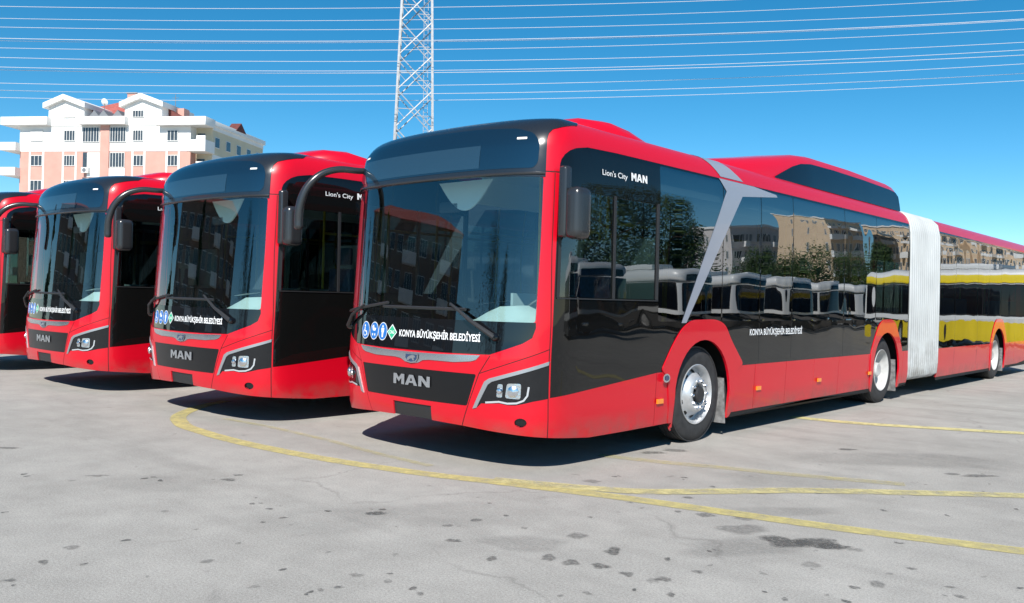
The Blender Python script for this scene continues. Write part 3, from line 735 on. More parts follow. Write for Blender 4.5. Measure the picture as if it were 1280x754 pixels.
    pts = [(-1.10, .42, 2.62), (-1.12, .25, 2.60), (-1.19, .08, 2.60), (-1.25, -.05, 2.56), (-1.29, -.14, 2.49), (-1.33, -.20, 2.40), (-1.355, -.235, 2.30), (-1.37, -.25, 2.20), (-1.38, -.25, 2.08), (-1.38, -.25, 2.0)]
    def cr3(p, n=5):
        r = []
        for i in range(len(p)-1):
            q = [Vector(p[max(i-1, 0)]), Vector(p[i]), Vector(p[i+1]), Vector(p[min(i+2, len(p)-1)])]
            for k in range(n):
                t = k/n; r.append(.5*(2*q[1]+(q[2]-q[0])*t+(2*q[0]-5*q[1]+4*q[2]-q[3])*t*t+(3*q[1]-q[0]-3*q[2]+q[3])*t**3))
        return r+[Vector(p[-1])]
    pp = cr3(pts); rr = [.028+.014*min(1, i/30) for i in range(len(pp))]; rr[-1] = .02; rr[-2] = .036
    MB().tube(pp, rr, 12).build('mirror_tube', MPL, mr, smooth=True)
    return root

bus = build_bus()
tag(bus, 'frontmost red articulated bus, its whole side and grey bellows in view', 'bus', 'red buses parked in a row')
OFFS = [((-3.54, -.281, 0), 'second red bus from the right, parked between the frontmost bus and the third'),
        ((-7.19, -.416, 0), 'third red bus from the right, below the pink and white apartment block'),
        ((-10.95, -.55, 0), 'leftmost red bus, cut off by the left edge, only its side and mirror showing')]
for off, lab in OFFS:
    c = copy_tree(bus); c.location = off; c['label'] = lab

# ------------------------------------------------------------------ ground
def ground_mat():
    m, t, b = nt('asphalt'); b.inputs['Roughness'].default_value = .9; b.inputs['Specular IOR Level'].default_value = .25
    tc = node(t, 'ShaderNodeTexCoord'); P = tc.outputs['Object']
    def nz(sc, det=6., ro=.6, dist=0.): n = node(t, 'ShaderNodeTexNoise', Scale=sc, Detail=det, Roughness=ro, Distortion=dist); t.links.new(P, n.inputs['Vector']); return n.outputs['Fac']
    def ramp(src, stops):
        r = node(t, 'ShaderNodeValToRGB'); t.links.new(src, r.inputs[0]); e = r.color_ramp.elements
        while len(e) < len(stops): e.new(.5)
        for q, (p, c) in zip(e, stops): q.position = p; q.color = (c, c, c, 1) if not isinstance(c, tuple) else (*c, 1)
        return r.outputs[0]
    def mul(a, b_):
        n = node(t, 'ShaderNodeMix', data_type='RGBA', blend_type='MULTIPLY'); n.inputs[0].default_value = 1; t.links.new(a, n.inputs[6]); t.links.new(b_, n.inputs[7]); return n.outputs[2]
    base = ramp(nz(.35, 4), [(.3, (.375, .356, .325)), (.7, (.44, .42, .385))])
    c = mul(base, ramp(nz(2.2, 8, .7), [(.3, .84), (.7, 1.08)]))
    c = mul(c, ramp(nz(80, 4, .75), [(.28, .66), (.72, 1.26)]))
    c = mul(c, ramp(nz(260, 3, .6), [(.3, .66), (.7, 1.26)]))
    c = mul(c, ramp(nz(.8, 10, .75, 1.5), [(.60, 1.), (.70, .84), (.78, .80)]))       # large stains
    c = mul(c, ramp(nz(6, 3, .5), [(.70, 1.), (.74, .72), (.8, .6)]))               # drips
    # tyre marks stretched along x
    mp = node(t, 'ShaderNodeMapping'); mp.inputs['Scale'].default_value = (.12, 1.5, 1); mp.inputs['Rotation'].default_value = (0, 0, R(25)); t.links.new(P, mp.inputs[0])
    n2 = node(t, 'ShaderNodeTexNoise', Scale=1.2, Detail=6., Roughness=.6); t.links.new(mp.outputs[0], n2.inputs['Vector'])
    c = mul(c, ramp(n2.outputs['Fac'], [(.5, 1.), (.7, .86)]))
    t.links.new(c, b.inputs['Base Color'])
    nb = node(t, 'ShaderNodeTexNoise', Scale=180., Detail=4.); t.links.new(P, nb.inputs['Vector'])
    bp = node(t, 'ShaderNodeBump', Strength=.6, Distance=.004); t.links.new(nb.outputs['Fac'], bp.inputs['Height']); t.links.new(bp.outputs[0], b.inputs['Normal'])
    wv = node(t, 'ShaderNodeTexNoise', Scale=1.5, Detail=4.); t.links.new(P, wv.inputs['Vector'])
    vm = node(t, 'ShaderNodeVectorMath', operation='MULTIPLY_ADD'); t.links.new(wv.outputs['Color'], vm.inputs[0]); vm.inputs[1].default_value = (.7, .7, 0); t.links.new(P, vm.inputs[2])
    vo = node(t, 'ShaderNodeTexVoronoi', feature='DISTANCE_TO_EDGE', Scale=.42); t.links.new(vm.outputs[0], vo.inputs['Vector'])
    ck = ramp(vo.outputs['Distance'], [(0, 0.), (.006, 1.)]); mk = ramp(nz(.5, 3), [(.50, 0.), (.62, 1.)])
    cm = node(t, 'ShaderNodeMath', operation='SUBTRACT', use_clamp=True); cm.inputs[0].default_value = 1; t.links.new(ck, cm.inputs[1])
    cn = node(t, 'ShaderNodeMath', operation='MULTIPLY'); t.links.new(cm.outputs[0], cn.inputs[0]); t.links.new(mk, cn.inputs[1])
    c2 = node(t, 'ShaderNodeMix', data_type='RGBA'); cs = node(t, 'ShaderNodeMath', operation='MULTIPLY'); t.links.new(cn.outputs[0], cs.inputs[0]); cs.inputs[1].default_value = .3
    t.links.new(cs.outputs[0], c2.inputs[0]); t.links.new(c, c2.inputs[6]); c2.inputs[7].default_value = (.1, .095, .085, 1); t.links.new(c2.outputs[2], b.inputs['Base Color'])
    return m
g = MB(); g.add([(-1500, -1500, 0), (1500, -1500, 0), (1500, 1500, 0), (-1500, 1500, 0)], [(0, 1, 2, 3)])
tag(g.build('asphalt_ground', ground_mat()), 'pale worn asphalt of the bus yard', 'asphalt', kind='structure')

def worn(name, c, lo, hi, sc=7):
    m, t, b = nt(name); b.inputs['Base Color'].default_value = (*c, 1); b.inputs['Roughness'].default_value = .8
    tc = node(t, 'ShaderNodeTexCoord'); n = node(t, 'ShaderNodeTexNoise', Scale=float(sc), Detail=9., Roughness=.75); t.links.new(tc.outputs['Object'], n.inputs['Vector'])
    mr = node(t, 'ShaderNodeMapRange'); mr.inputs[1].default_value = lo; mr.inputs[2].default_value = hi; t.links.new(n.outputs['Fac'], mr.inputs[0])
    at = node(t, 'ShaderNodeAttribute', attribute_name='fade'); mu = node(t, 'ShaderNodeMath', operation='MULTIPLY', use_clamp=True)
    t.links.new(mr.outputs[0], mu.inputs[0]); t.links.new(at.outputs['Fac'], mu.inputs[1]); t.links.new(mu.outputs[0], b.inputs['Alpha'])
    return m
def cr2(p, n=8):
    r = []
    for i in range(len(p)-1):
        q = [p[max(i-1, 0)], p[i], p[i+1], p[min(i+2, len(p)-1)]]
        for k in range(n):
            t = k/n; r.append(tuple(.5*(2*q[1][j]+(q[2][j]-q[0][j])*t+(2*q[0][j]-5*q[1][j]+4*q[2][j]-q[3][j])*t*t+(3*q[1][j]-q[0][j]-3*q[2][j]+q[3][j])*t**3) for j in (0, 1)))
    return r+[p[-1]]
def line(name, pts, w, m, z=.004, label=None, a=1.):
    pts = cr2(pts); vs = []; fs = []; fade = []
    for i, p in enumerate(pts):
        q0 = pts[max(i-1, 0)]; q1 = pts[min(i+1, len(pts)-1)]; dx, dy = q1[0]-q0[0], q1[1]-q0[1]; l = math.hypot(dx, dy) or 1
        nx, ny = -dy/l, dx/l
        for f, al in ((-.5, 0), (-.42, 1), (.42, 1), (.5, 0)): vs.append((p[0]+nx*w*f, p[1]+ny*w*f, z)); fade.append(al*a)
    for i in range(len(pts)-1):
        for k in range(3): fs.append((i*4+k, i*4+k+1, i*4+5+k, i*4+4+k))
    o = MB().add(vs, fs).build(name, m); at = o.data.attributes.new('fade', 'FLOAT', 'POINT')
    at.data.foreach_set('value', fade)
    return tag(o, label, 'road marking', kind='structure')
YEL = worn('worn_yellow_paint', (.60, .51, .20), .20, .66)
YEL2 = worn('faded_yellow_paint', (.58, .51, .24), .30, .62)
line('yellow_line', [(-4.35, .75), (-4.05, .25), (-3.5, -.30), (-2.9, -.58), (-2.45, -.66), (-1.57, -.70), (-.46, -.60), (.53, -.38), (1.29, -.12), (2.12, .14), (2.81, .31), (3.56, .50), (4.51, .80), (5.6, 1.15), (7.0, 1.6), (10, 2.6), (16, 4.8)], .18, YEL, label='long curved yellow line sweeping in front of the parked buses')
line('yellow_line', [(1.1, -.12), (2.01, .34), (2.5, .86), (2.9, 1.36), (3.6, 2.02), (4.17, 2.53), (6, 4.1), (9, 6.6)], .19, YEL2, z=.005, label='faded yellow line branching off towards the right edge')
line('yellow_line', [(1.02, 5.42), (1.5, 5.48), (2.06, 5.65), (3.41, 6.33), (5, 7.2), (8, 9)], .24, YEL2, z=.0045, a=1.6, label='short yellow line beside the first wheel arches of the frontmost bus')
line('yellow_line', [(1.02, 1.38), (1.5, 1.5), (2.05, 1.71), (2.8, 1.98), (3.39, 2.24)], .16, YEL2, z=.0055, a=.5, label='barely visible worn yellow line close to the front wheel')
line('yellow_line', [(-3.0, -.05), (-2.2, .0), (-1.2, -.02), (-.3, -.1), (.4, -.12)], .09, YEL2, z=.006, a=.45, label='ghost of an old yellow line under the noses of the buses')

OILM = worn('oil_stain', (.11, .107, .10), .34, .56, 40)
def stains():
    rnd = random.Random(4); spots = [(3.45, -.06, .15, .12, .73, .8), (3.58, .04, .15, .12, .8, .8), (3.68, .05, .10, .06, .9, .7), (3.1, .0, .16, .12, .7, .35)]
    def gp(u, v):         # ground point seen at a pixel of the photograph
        X = (u-640)/FPX; Y = -(v-377)/FPX; d = FW+RR*X+UU*Y; t = -CZ/d.z; return CX+d.x*t, CY+d.y*t
    for u, v, rx, ry, a in ((767, 690, .045, .04, 1), (751, 708, .035, .025, .9), (716, 703, .04, .03, .8), (686, 697, .03, .03, .7), (785, 718, .03, .02, .8), (831, 725, .03, .02, .8), (720, 670, .05, .04, .6), (872, 715, .025, .015, .7),
            (466, 642, .05, .025, 1), (478, 637, .02, .015, 1), (568, 676, .035, .02, .9), (594, 650, .03, .02, .7), (615, 699, .02, .02, .8), (410, 639, .02, .012, .9), (287, 600, .04, .02, .8), (298, 594, .03, .015, .8), (315, 630, .02, .015, .9),
            (259, 702, .025, .02, .6), (88, 685, .03, .02, .5), (447, 719, .03, .015, .5), (559, 657, .03, .015, .7), (1060, 562, .07, .03, 1), (1226, 595, .12, .03, .8), (1190, 593, .05, .03, .7), (815, 566, .10, .04, .8), (845, 563, .1, .04, .7),
            (882, 644, .05, .03, .7), (742, 602, .05, .03, .5), (860, 622, .03, .02, .8), (930, 648, .05, .03, .5), (1015, 706, .04, .03, .4), (1095, 731, .03, .03, .6), (1200, 746, .02, .02, .7), (1070, 688, .04, .02, .5), (120, 595, .06, .02, .5), (10, 560, .1, .02, .7),
            (930, 685, .3, .12, .25), (1120, 575, .9, .25, .22), (980, 640, .35, .1, .22), (660, 680, .2, .1, .25), (560, 640, .5, .2, .15), (420, 650, .4, .2, .12), (200, 605, .4, .15, .13), (1000, 600, .7, .2, .15)):
        x, y = gp(u, v); spots.append((x, y, rx*1.3, (ry*1.9 if rx < .15 else ry*1.5), rnd.uniform(-.3, .3)+.73, a*.7))
    for _ in range(90):
        u = rnd.uniform(0, 1280); v = rnd.uniform(590, 752); x, y = gp(u, v); r = rnd.uniform(.008, .022); spots.append((x, y, r*1.6, r, rnd.uniform(0, 3), rnd.uniform(.3, .8)))
    vs = []; fs = []; fade = []
    for i, (x, y, rx, ry, rot, a) in enumerate(spots):
        n = 18; ph = [rnd.uniform(.45, 1.5) for _ in range(n)]; ph = [(ph[k-1]+2*ph[k]+ph[(k+1) % n])/4 for k in range(n)]; z = .0012+.000012*i
        o = len(vs); vs.append((x, y, z)); fade.append(a)
        for f, al in ((.75, a), (1.15, 0)):
            for k in range(n):
                t = 2*math.pi*k/n; px, py = rx*f*ph[k]*math.cos(t), ry*f*ph[k]*math.sin(t)
                vs.append((x+px*math.cos(rot)-py*math.sin(rot), y+px*math.sin(rot)+py*math.cos(rot), z)); fade.append(al)
        for k in range(n): fs.append((o, o+1+k, o+1+(k+1) % n)); fs.append((o+1+k, o+1+n+k, o+1+n+(k+1) % n, o+1+(k+1) % n))
    o = MB().add(vs, fs).build('oil_stains', OILM); o.data.attributes.new('fade', 'FLOAT', 'POINT').data.foreach_set('value', fade)
    tag(o, 'dark oil drips and stains spotting the asphalt', 'stains', kind='stuff')
stains()

# ------------------------------------------------------------------ apartment block (left background)
PLW = mat('white_render', (.78, .77, .74), .8, var=.05, vscale=.6)
PLC = mat('cream_render', (.62, .55, .40), .85, var=.06, vscale=.6)
PLP = mat('pink_render', (.60, .32, .26), .85, var=.08, vscale=.8)
ROOF = mat('red_roof_tile', (.38, .10, .08), .8, var=.2, vscale=3, bump=.02, bscale=12)
ROOFD = mat('dark_red_roof_tile', (.13, .035, .03), .8, var=.2, vscale=3)
WGL = mat('window_glass_dark', (.05, .06, .07), .08, coat=.4, var=.3, vscale=2)
WFR = mat('window_frame_white', (.7, .69, .66), .5)
SHU = mat('roller_shutter_white', (.72, .71, .68), .6)
GMET = mat('grey_metal', (.25, .25, .26), .5, metal=.5)
TAN = mat('tan_render', (.66, .50, .34), .85, var=.08, vscale=.5)
GRW = mat('grey_render', (.58, .54, .52), .85, var=.08, vscale=.5)
BRW = mat('brown_render', (.22, .16, .13), .85, var=.08, vscale=.5)
DARKW = mat('loggia_shade', (.10, .09, .085), .8)

def window(parent, x, z, w, h, y=0, bars=2, closed=False, rot=None):
    fr = MB(); t = .07; d = .06
    fr.box(x, y-d, z, x+w, y+.02, z+t); fr.box(x, y-d, z+h-t, x+w, y+.02, z+h); fr.box(x, y-d, z+t, x+t, y+.02, z+h-t); fr.box(x+w-t, y-d, z+t, x+w, y+.02, z+h-t)
    for k in range(1, bars): xx = x+w*k/bars; fr.box(xx-.03, y-d+.01, z+t, xx+.03, y+.02, z+h-t)
    f = fr.build('window', WFR, parent)
    g_ = MB().box(x+t, y-.025, z+t, x+w-t, y-.01, z+h-t).build('pane', SHU if closed else WGL, f)
    return f
def apartment_block():
    A = (-106.1737, 31.8629, 0); r = empty('apartment_block', A, math.atan2(.53493, .844896))
    tag(r, 'white and pink apartment block with red roof and two gables behind the buses', 'building')
    D = 14; W = 21.8
    MB().box(0, 0, 0, W, D, 17.05).build('pink_wall', PLP, r)
    MB().box(-.02, -.05, 17.05, W, D, 20.15).build('white_wall', PLW, r)
    # side wall skin, cream with white bands
    sk = MB(); sk.box(W, 1.2, 0, W+2.0, D, 20.2); sk.build('side_wall', PLC, r)
    sb = MB()
    for z in (16.0, 13.0, 19.7): sb.box(W+2.0, 1.2, z, W+2.06, D, z+.9)
    sb.build('side_band', PLW, r)
    for y, z in ((1.7, 17.75), (4.3, 17.75), (6.9, 17.75), (9.5, 17.75), (12.1, 17.75), (1.7, 14.7), (4.3, 14.7)):
        f = MB(); f.box(W+2.0, y, z, W+2.05, y+1.1, z+1.25); w = f.build('side_window', WFR, r); MB().box(W+2.04, y+.08, z+.08, W+2.07, y+1.02, z+1.17).build('pane', WGL, w)
    # cornices
    c = MB(); c.box(-1.95, -.9, 20.05, 4.13, D, 21.0); c.build('cornice', PLW, r, bevel=.03)
    c = MB(); c.box(8.06, -.9, 20.05, 14.08, 1.5, 20.95); c.build('cornice', PLW, r, bevel=.03)
    c = MB(); c.box(17.95, -.9, 19.9, 24.06, 1.3, 20.85); c.box(21.8, 1.3, 20.2, 24.06, D+.2, 20.75); c.build('cornice', PLW, r, bevel=.03)
    MB().box(0, .2, 20.15, W+2, D, 20.5).build('roof_slab', PLW, r)
    # gable dormers
    for x0, x1, pk in ((3.76, 8.37, 23.3), (13.56, 18.22, 23.3)):
        cxm = (x0+x1)/2-.15
        g_ = MB(); pent = [(x0, 20.0), (x1, 20.0), (x1, 22.2), (cxm, pk-.15), (x0, 22.2)]
        g_.loft([[(a, -.12, b) for a, b in pent], [(a, 6, b) for a, b in pent]]); g_.build('gable', PLW, r)
        rf = MB()
        for xa, xb in ((x0-.45, cxm), (x1+.35, cxm)):
            q = [(xa, 22.05), (xb, pk-.25), (xb, pk+.35), (xa, 22.65)]
            rf.loft([[(a, -.6, b) for a, b in q], [(a, 6.2, b) for a, b in q]])
        rf.build('gable_roof', PLW, r)
        tr = MB(); q = [(x1+.0, 20.9), (x1+.0, 22.2), (x1+2.4, 20.9)]; tr.loft([[(a, 1.2, b) for a, b in q], [(a, 7, b) for a, b in q]]); tr.build('side_roof', ROOFD, r)
    # main roof
    q = [(-1, 20.9), (23, 20.9), (23, 20.6), (-1, 20.6)]
    mr = MB(); v = [(-1, 2.0, 20.9), (19.2, 2.0, 20.9), (19.2, D+.5, 20.9), (-1, D+.5, 20.9), (8.6, 8.5, 25.0), (10.6, 8.5, 25.0)]
    mr.add(v, [(0, 1, 5, 4), (1, 2, 5), (2, 3, 4, 5), (3, 0, 4)]); mr.build('main_roof', ROOF, r)
    ch = MB(); ch.box(9.4, 6.5, 22.5, 10.6, 8, 25.3); ch.build('chimney', PLP, r)
    ch = MB(); ch.box(9.3, 6.4, 25.3, 10.7, 8.1, 25.45); ch.build('chimney_cap', GMET, r)
    ch = MB(); ch.box(18.8, 2, 20.9, 19.7, 3.2, 22.4); ch.build('chimney', PLP, r)
    an = MB(); an.tube([(18.9, 1.5, 21.5), (18.9, 1.5, 23.9)], .04, 6); an.tube([(18.5, 1.5, 23.5), (19.3, 1.5, 23.5)], .025, 6); an.tube([(18.6, 1.5, 23.2), (19.2, 1.5, 23.2)], .025, 6); an.build('antenna', GMET, r)
    ds = MB(); ds.lathe([(.0, .001), (.02, .2), (.08, .36), (.1, .42)], n=24); o = ds.build('satellite_dish', PLW, r, smooth=True); o.location = (10.1, 1.0, 23.0); o.rotation_euler = (0, R(-20), R(90))
    st = MB(); st.tube([(10.1, 1.1, 20.9), (10.1, 1.1, 23)], .04, 6); st.build('dish_post', GMET, r)
    # satellite of low grey vents between gables
    gv = MB(); 
    for x in (9.4, 10.6, 12.4): q = [(x-.8, 21.0), (x+.8, 21.0), (x, 21.9)]; gv.loft([[(a, .2, b) for a, b in q], [(a, 2.5, b) for a, b in q]])
    gv.build('small_dormer', GMET, r)
    # windows
    ww = [(5.75, 20.98, 1.5, .86, 2, 1), (14.6, 20.92, 1.4, .84, 4, 0), (1.45, 18.28, 1.57, 1.28, 2, 1), (5.82, 18.26, 1.45, 1.27, 4, 0), (8.23, 18.1, 2.15, 1.78, 6, 0), (11.72, 18.1, 2.05, 1.77, 6, 0), (14.64, 18.23, 1.3, 1.26, 4, 0), (18.93, 18.2, 1.35, 1.26, 3, 0)]
    for x, z, w, h, b, cl in ww: window(r, x, z, w, h, -.1 if z < 20.5 else -.17, b, bool(cl))
    for fl in range(5):
        dz = -2.93*(fl+1)
        for x, w, b in ((1.45, 1.55, 3), (5.8, 1.45, 4), (14.7, 1.3, 3), (18.98, 1.3, 3)):
            st = MB(); z0 = 18.28+dz; st.box(x-.22, -.04, 17.05+dz*0-2.93*fl-2.93, x, .01, 17.05-2.93*fl); st.box(x+w, -.04, 17.05-2.93*fl-2.93, x+w+.22, .01, 17.05-2.93*fl); st.build('window_surround', PLW, r)
            window(r, x, z0, w, 1.27, -.01, b)
        window(r, 11.74, 18.1+dz, 1.9, 1.75, -.05, 5)
        b_ = MB(); b_.box(8.85, -.1, 17.0-2.93*fl-2.93, 10.55, .01, 17.0-2.93*fl-.1); b_.box(11.68, -.12, 17-2.93*fl-2.93, 13.7, .01, 18.05-2.93*fl-2.93); b_.build('balcony_panel', PLW, r)
        MB().box(8.25, -.03, 15.0-2.93*fl, 8.85, .01, 16.95-2.93*fl).build('balcony_door', WGL, r)
        # left and right corner balconies
    for fl in range(6):
        z = 17.08-2.93*fl
        b_ = MB(); b_.box(-1.95, -.9, z, .1, 2.6, z+.95); b_.build('balcony', PLW, r)
        b_ = MB(); b_.box(21.85, -.9, z-.15, 24.1, 1.2, z+.05); b_.box(21.85, -.9, z+.05, 24.1, -.8, z+1.15); b_.box(24.0, -.8, z+.05, 24.1, 1.2, z+1.15); b_.box(23.0, -.92, z+1.15, 24.1, -.78, z+1.6); b_.build('balcony', PLW, r)
        MB().box(22.0, 1.12, z+.1, 22.9, 1.21, z+2.2).build('balcony_door', WGL, r)
    MB().box(10.55, -.2, 0, 11.68, .01, 20.04).build('pink_column', PLP, r)
    ac = MB(); ac.box(8.4, -.5, 14.5, 9.3, -.12, 15.15); o = ac.build('air_conditioner', SHU, r, bevel=.03)
    MB().lathe([(0, .24), (.02, .22), (.02, .001)], n=20, yz=(0, 0)).build('fan_grille', GMET, o, smooth=True, loc=(8.78, -.51, 14.83)).rotation_euler = (0, 0, R(-90))
    # rear dormer on the side roof
    g2 = MB(); q = [(6.2, 20.6), (8.8, 20.6), (7.5, 21.7)]
    g2.loft([[(22.8, a, b) for a, b in q], [(24.1, a, b) for a, b in q]]); g2.build('side_dormer', ROOFD, r)
    return r
apartment_block()

def block(name, label, loc, rz, W, D, floors, wall, group=None, bays=8, balc=True, roofc=None, roofh=2.2, fh=2.95, sides=True):
    r = empty(name, loc, rz); tag(r, label, 'building', group); H = floors*fh+.8
    MB().box(0, 0, 0, W, D, H).build('wall', wall, r)
    if roofc:
        v = [(-.5, -.5, H), (W+.5, -.5, H), (W+.5, D+.5, H), (-.5, D+.5, H), (W*.25, D/2, H+roofh), (W*.75, D/2, H+roofh)]
        MB().add(v, [(0, 1, 5, 4), (1, 2, 5), (2, 3, 4, 5), (3, 0, 4), (3, 2, 1, 0)]).build('roof', roofc, r)
    else: MB().box(-.3, -.3, H, W+.3, D+.3, H+.4).build('cornice', PLW, r)
    bw = W/bays; proto = None; bp_ = None
    for f in range(floors):
        for b in range(bays):
            z = .9+f*fh; x = bw*b+bw*.2
            if proto is None:
                proto = window(r, 0, 0, bw*.6, 1.5, 0, 3); w = proto
            else:
                w = proto.copy(); col.objects.link(w); pn = proto.children[0].copy(); col.objects.link(pn); pn.parent = w
            w.location = (x, 0, z)
            if balc and b % 3 == 1:
                if bp_ is None:
                    m_ = MB(); m_.box(-.3, -1.3, -.9, bw+.1, 0, -.72); m_.box(-.3, -1.3, -.72, bw+.1, -1.2, .1); m_.box(-.3, -1.2, -.72, -.2, 0, .1); m_.box(bw, -1.2, -.72, bw+.1, 0, .1); k = bp_ = m_.build('balcony', PLW, r)
                else: k = bp_.copy(); col.objects.link(k)
                k.location = (x-.1*bw, 0, z)
        if sides:
            for j in range(3):
                for xx, an in ((W, 90), (0, -90)):
                    w = proto.copy(); col.objects.link(w); pn = proto.children[0].copy(); col.objects.link(pn); pn.parent = w
                    yy = D*(.12+.3*j); w.rotation_euler = (0, 0, R(an)); w.scale = (min(1, 2/(bw*.6)), 1, 1); w.location = (xx, yy if an > 0 else yy+2, .9+f*fh)
    return r
# buildings further left / behind
block('apartment_building', 'distant pale block at the left edge, low behind the white balconies', (-165, 18, 0), R(35), 26, 14, 4, GRW, bays=7, roofc=ROOFD)
block('apartment_building', 'far white building whose roof edge shows right of the pink block', (-124, 66, 0), R(32), 21, 16, 6, PLW, bays=6, balc=False, roofc=PLW, roofh=1.6)

# ------------------------------------------------------------------ lattice tower and lines
STEEL = mat('galvanised_steel', (.34, .35, .36), .55, metal=.3, var=.15, vscale=4)
def at(u, v, D):
    X = (u-640)/FPX; Y = -(v-377)/FPX; d = FW+RR*X+UU*Y; return Vector((CX, CY, CZ))+d*D
def tower():
    Dt = 75; b = at(512, 377, Dt); b.z = 0
    r = empty('lattice_tower', b, YAW+R(6)); tag(r, 'tall galvanised steel lattice pylon rising behind the frontmost bus', 'pylon')
    H = 42
    def hw(z): return 2.02-.0275*z
    def corner(i, z): w = hw(z); return Vector(((w if i in (0, 1) else -w), (w*.9 if i in (1, 2) else -w*.9), z))
    for i in range(4):
        MB().bar(corner(i, 0), corner(i, H), .18).build('leg', STEEL, r)
    zs = [0, 4.6, 8.6, 12.2, 15.6, 18.8, 21.8, 24.7, 27.5, 30.2, 32.8, 35.3, 37.7, 40, 42]
    for s_ in range(4):
        m = MB(); i, j = s_, (s_+1) % 4
        for k in range(len(zs)-1):
            a, b_ = zs[k], zs[k+1]; mz = (a+b_)/2
            if s_ % 2 == 0: m.bar(corner(i, b_), corner(j, a), .10); m.bar(corner(i, a), corner(j, b_), .07)
            else: m.bar(corner(i, a), corner(j, b_), .08); m.bar(corner(j, a), corner(i, b_), .08)
            m.bar(corner(i, mz), corner(i, mz)*.5+corner(j, mz)*.5, .05)
            p = corner(i, a)*.75+corner(j, b_)*.25; p2 = corner(i, mz); m.bar(p2, p, .045)
        m.build('bracing', STEEL, r)
    ld = MB(); 
    for dx in (-.18, .18): ld.bar((hw(0)*.6+dx, hw(0)*.9, 2), (hw(H)*.6+dx, hw(H)*.9, H), .04)
    for k in range(100): z = 2.3+k*.4; ld.bar((hw(z)*.6-.18, hw(z)*.9, z), (hw(z)*.6+.18, hw(z)*.9, z), .03)
    ld.build('ladder', STEEL, r)
    for z, L in ((33, 7), (37.5, 6), (41.5, 5)):
        m = MB()
        for sg in (1, -1):
            for yy in (-1, 1): m.bar((sg*hw(z), yy*hw(z)*.9, z), (sg*L, 0, z+.2), .1); m.bar((sg*hw(z), yy*hw(z)*.9, z+1.4), (sg*L, 0, z+.3), .08)
        m.build('cross_arm', STEEL, r)
tower()
WIRE = mat('aluminium_conductor', (.58, .60, .63), .5, metal=.1)
wires = [(8, 10.5, 7, -17), (23, 25.5, 22.5, -3.5), (34, 36.5, 35.5, 13), (48, 51.2, 49, 24), (51, 52.8, 50.8, 25.5), (60, 62.5, 60.5, 36), (72, 76.5, 75.5, 53), (84, 88.2, 87.2, 62.5), (87.5, 91.2, 89.8, 69), (104, 107.6, 105, 80), (113, 117.5, 116, 92), (122, 126, 124, 101)]
ords = ['topmost', 'second from the top', 'third from the top', 'upper of the close fourth pair', 'lower of the close fourth pair', 'first single one below the close pair', 'seventh from the top', 'upper of the second close pair', 'lower of the second close pair', 'third from the bottom', 'second from the bottom', 'lowest']
for i, (a, b_, c_, d_) in enumerate(wires):
    # least-squares parabola through the four heights
    X_ = [0, .5, .64, 1.28]; Y_ = [a, b_, c_, d_]
    n = 3; AtA = [[sum(x**(p+q) for x in X_) for q in range(n)] for p in range(n)]; Aty = [sum(y*x**p for x, y in zip(X_, Y_)) for p in range(n)]
    Mx = Matrix(AtA); co = Mx.inverted() @ Vector(Aty)
    Dw = 66+1.6*((i*5) % 7); pts = []
    for k in range(41):
        u = -400+k*55; x = u/1000; v = co[0]+co[1]*x+co[2]*x*x; pts.append(at(u, v, Dw))
    m = MB(); m.tube(pts, .021 if i not in (3, 8) else .026, 5, caps=False)
    tag(m.build('power_line', WIRE), 'overhead power line across the sky, the %s' % ords[i], 'power line', 'power lines strung across the sky')

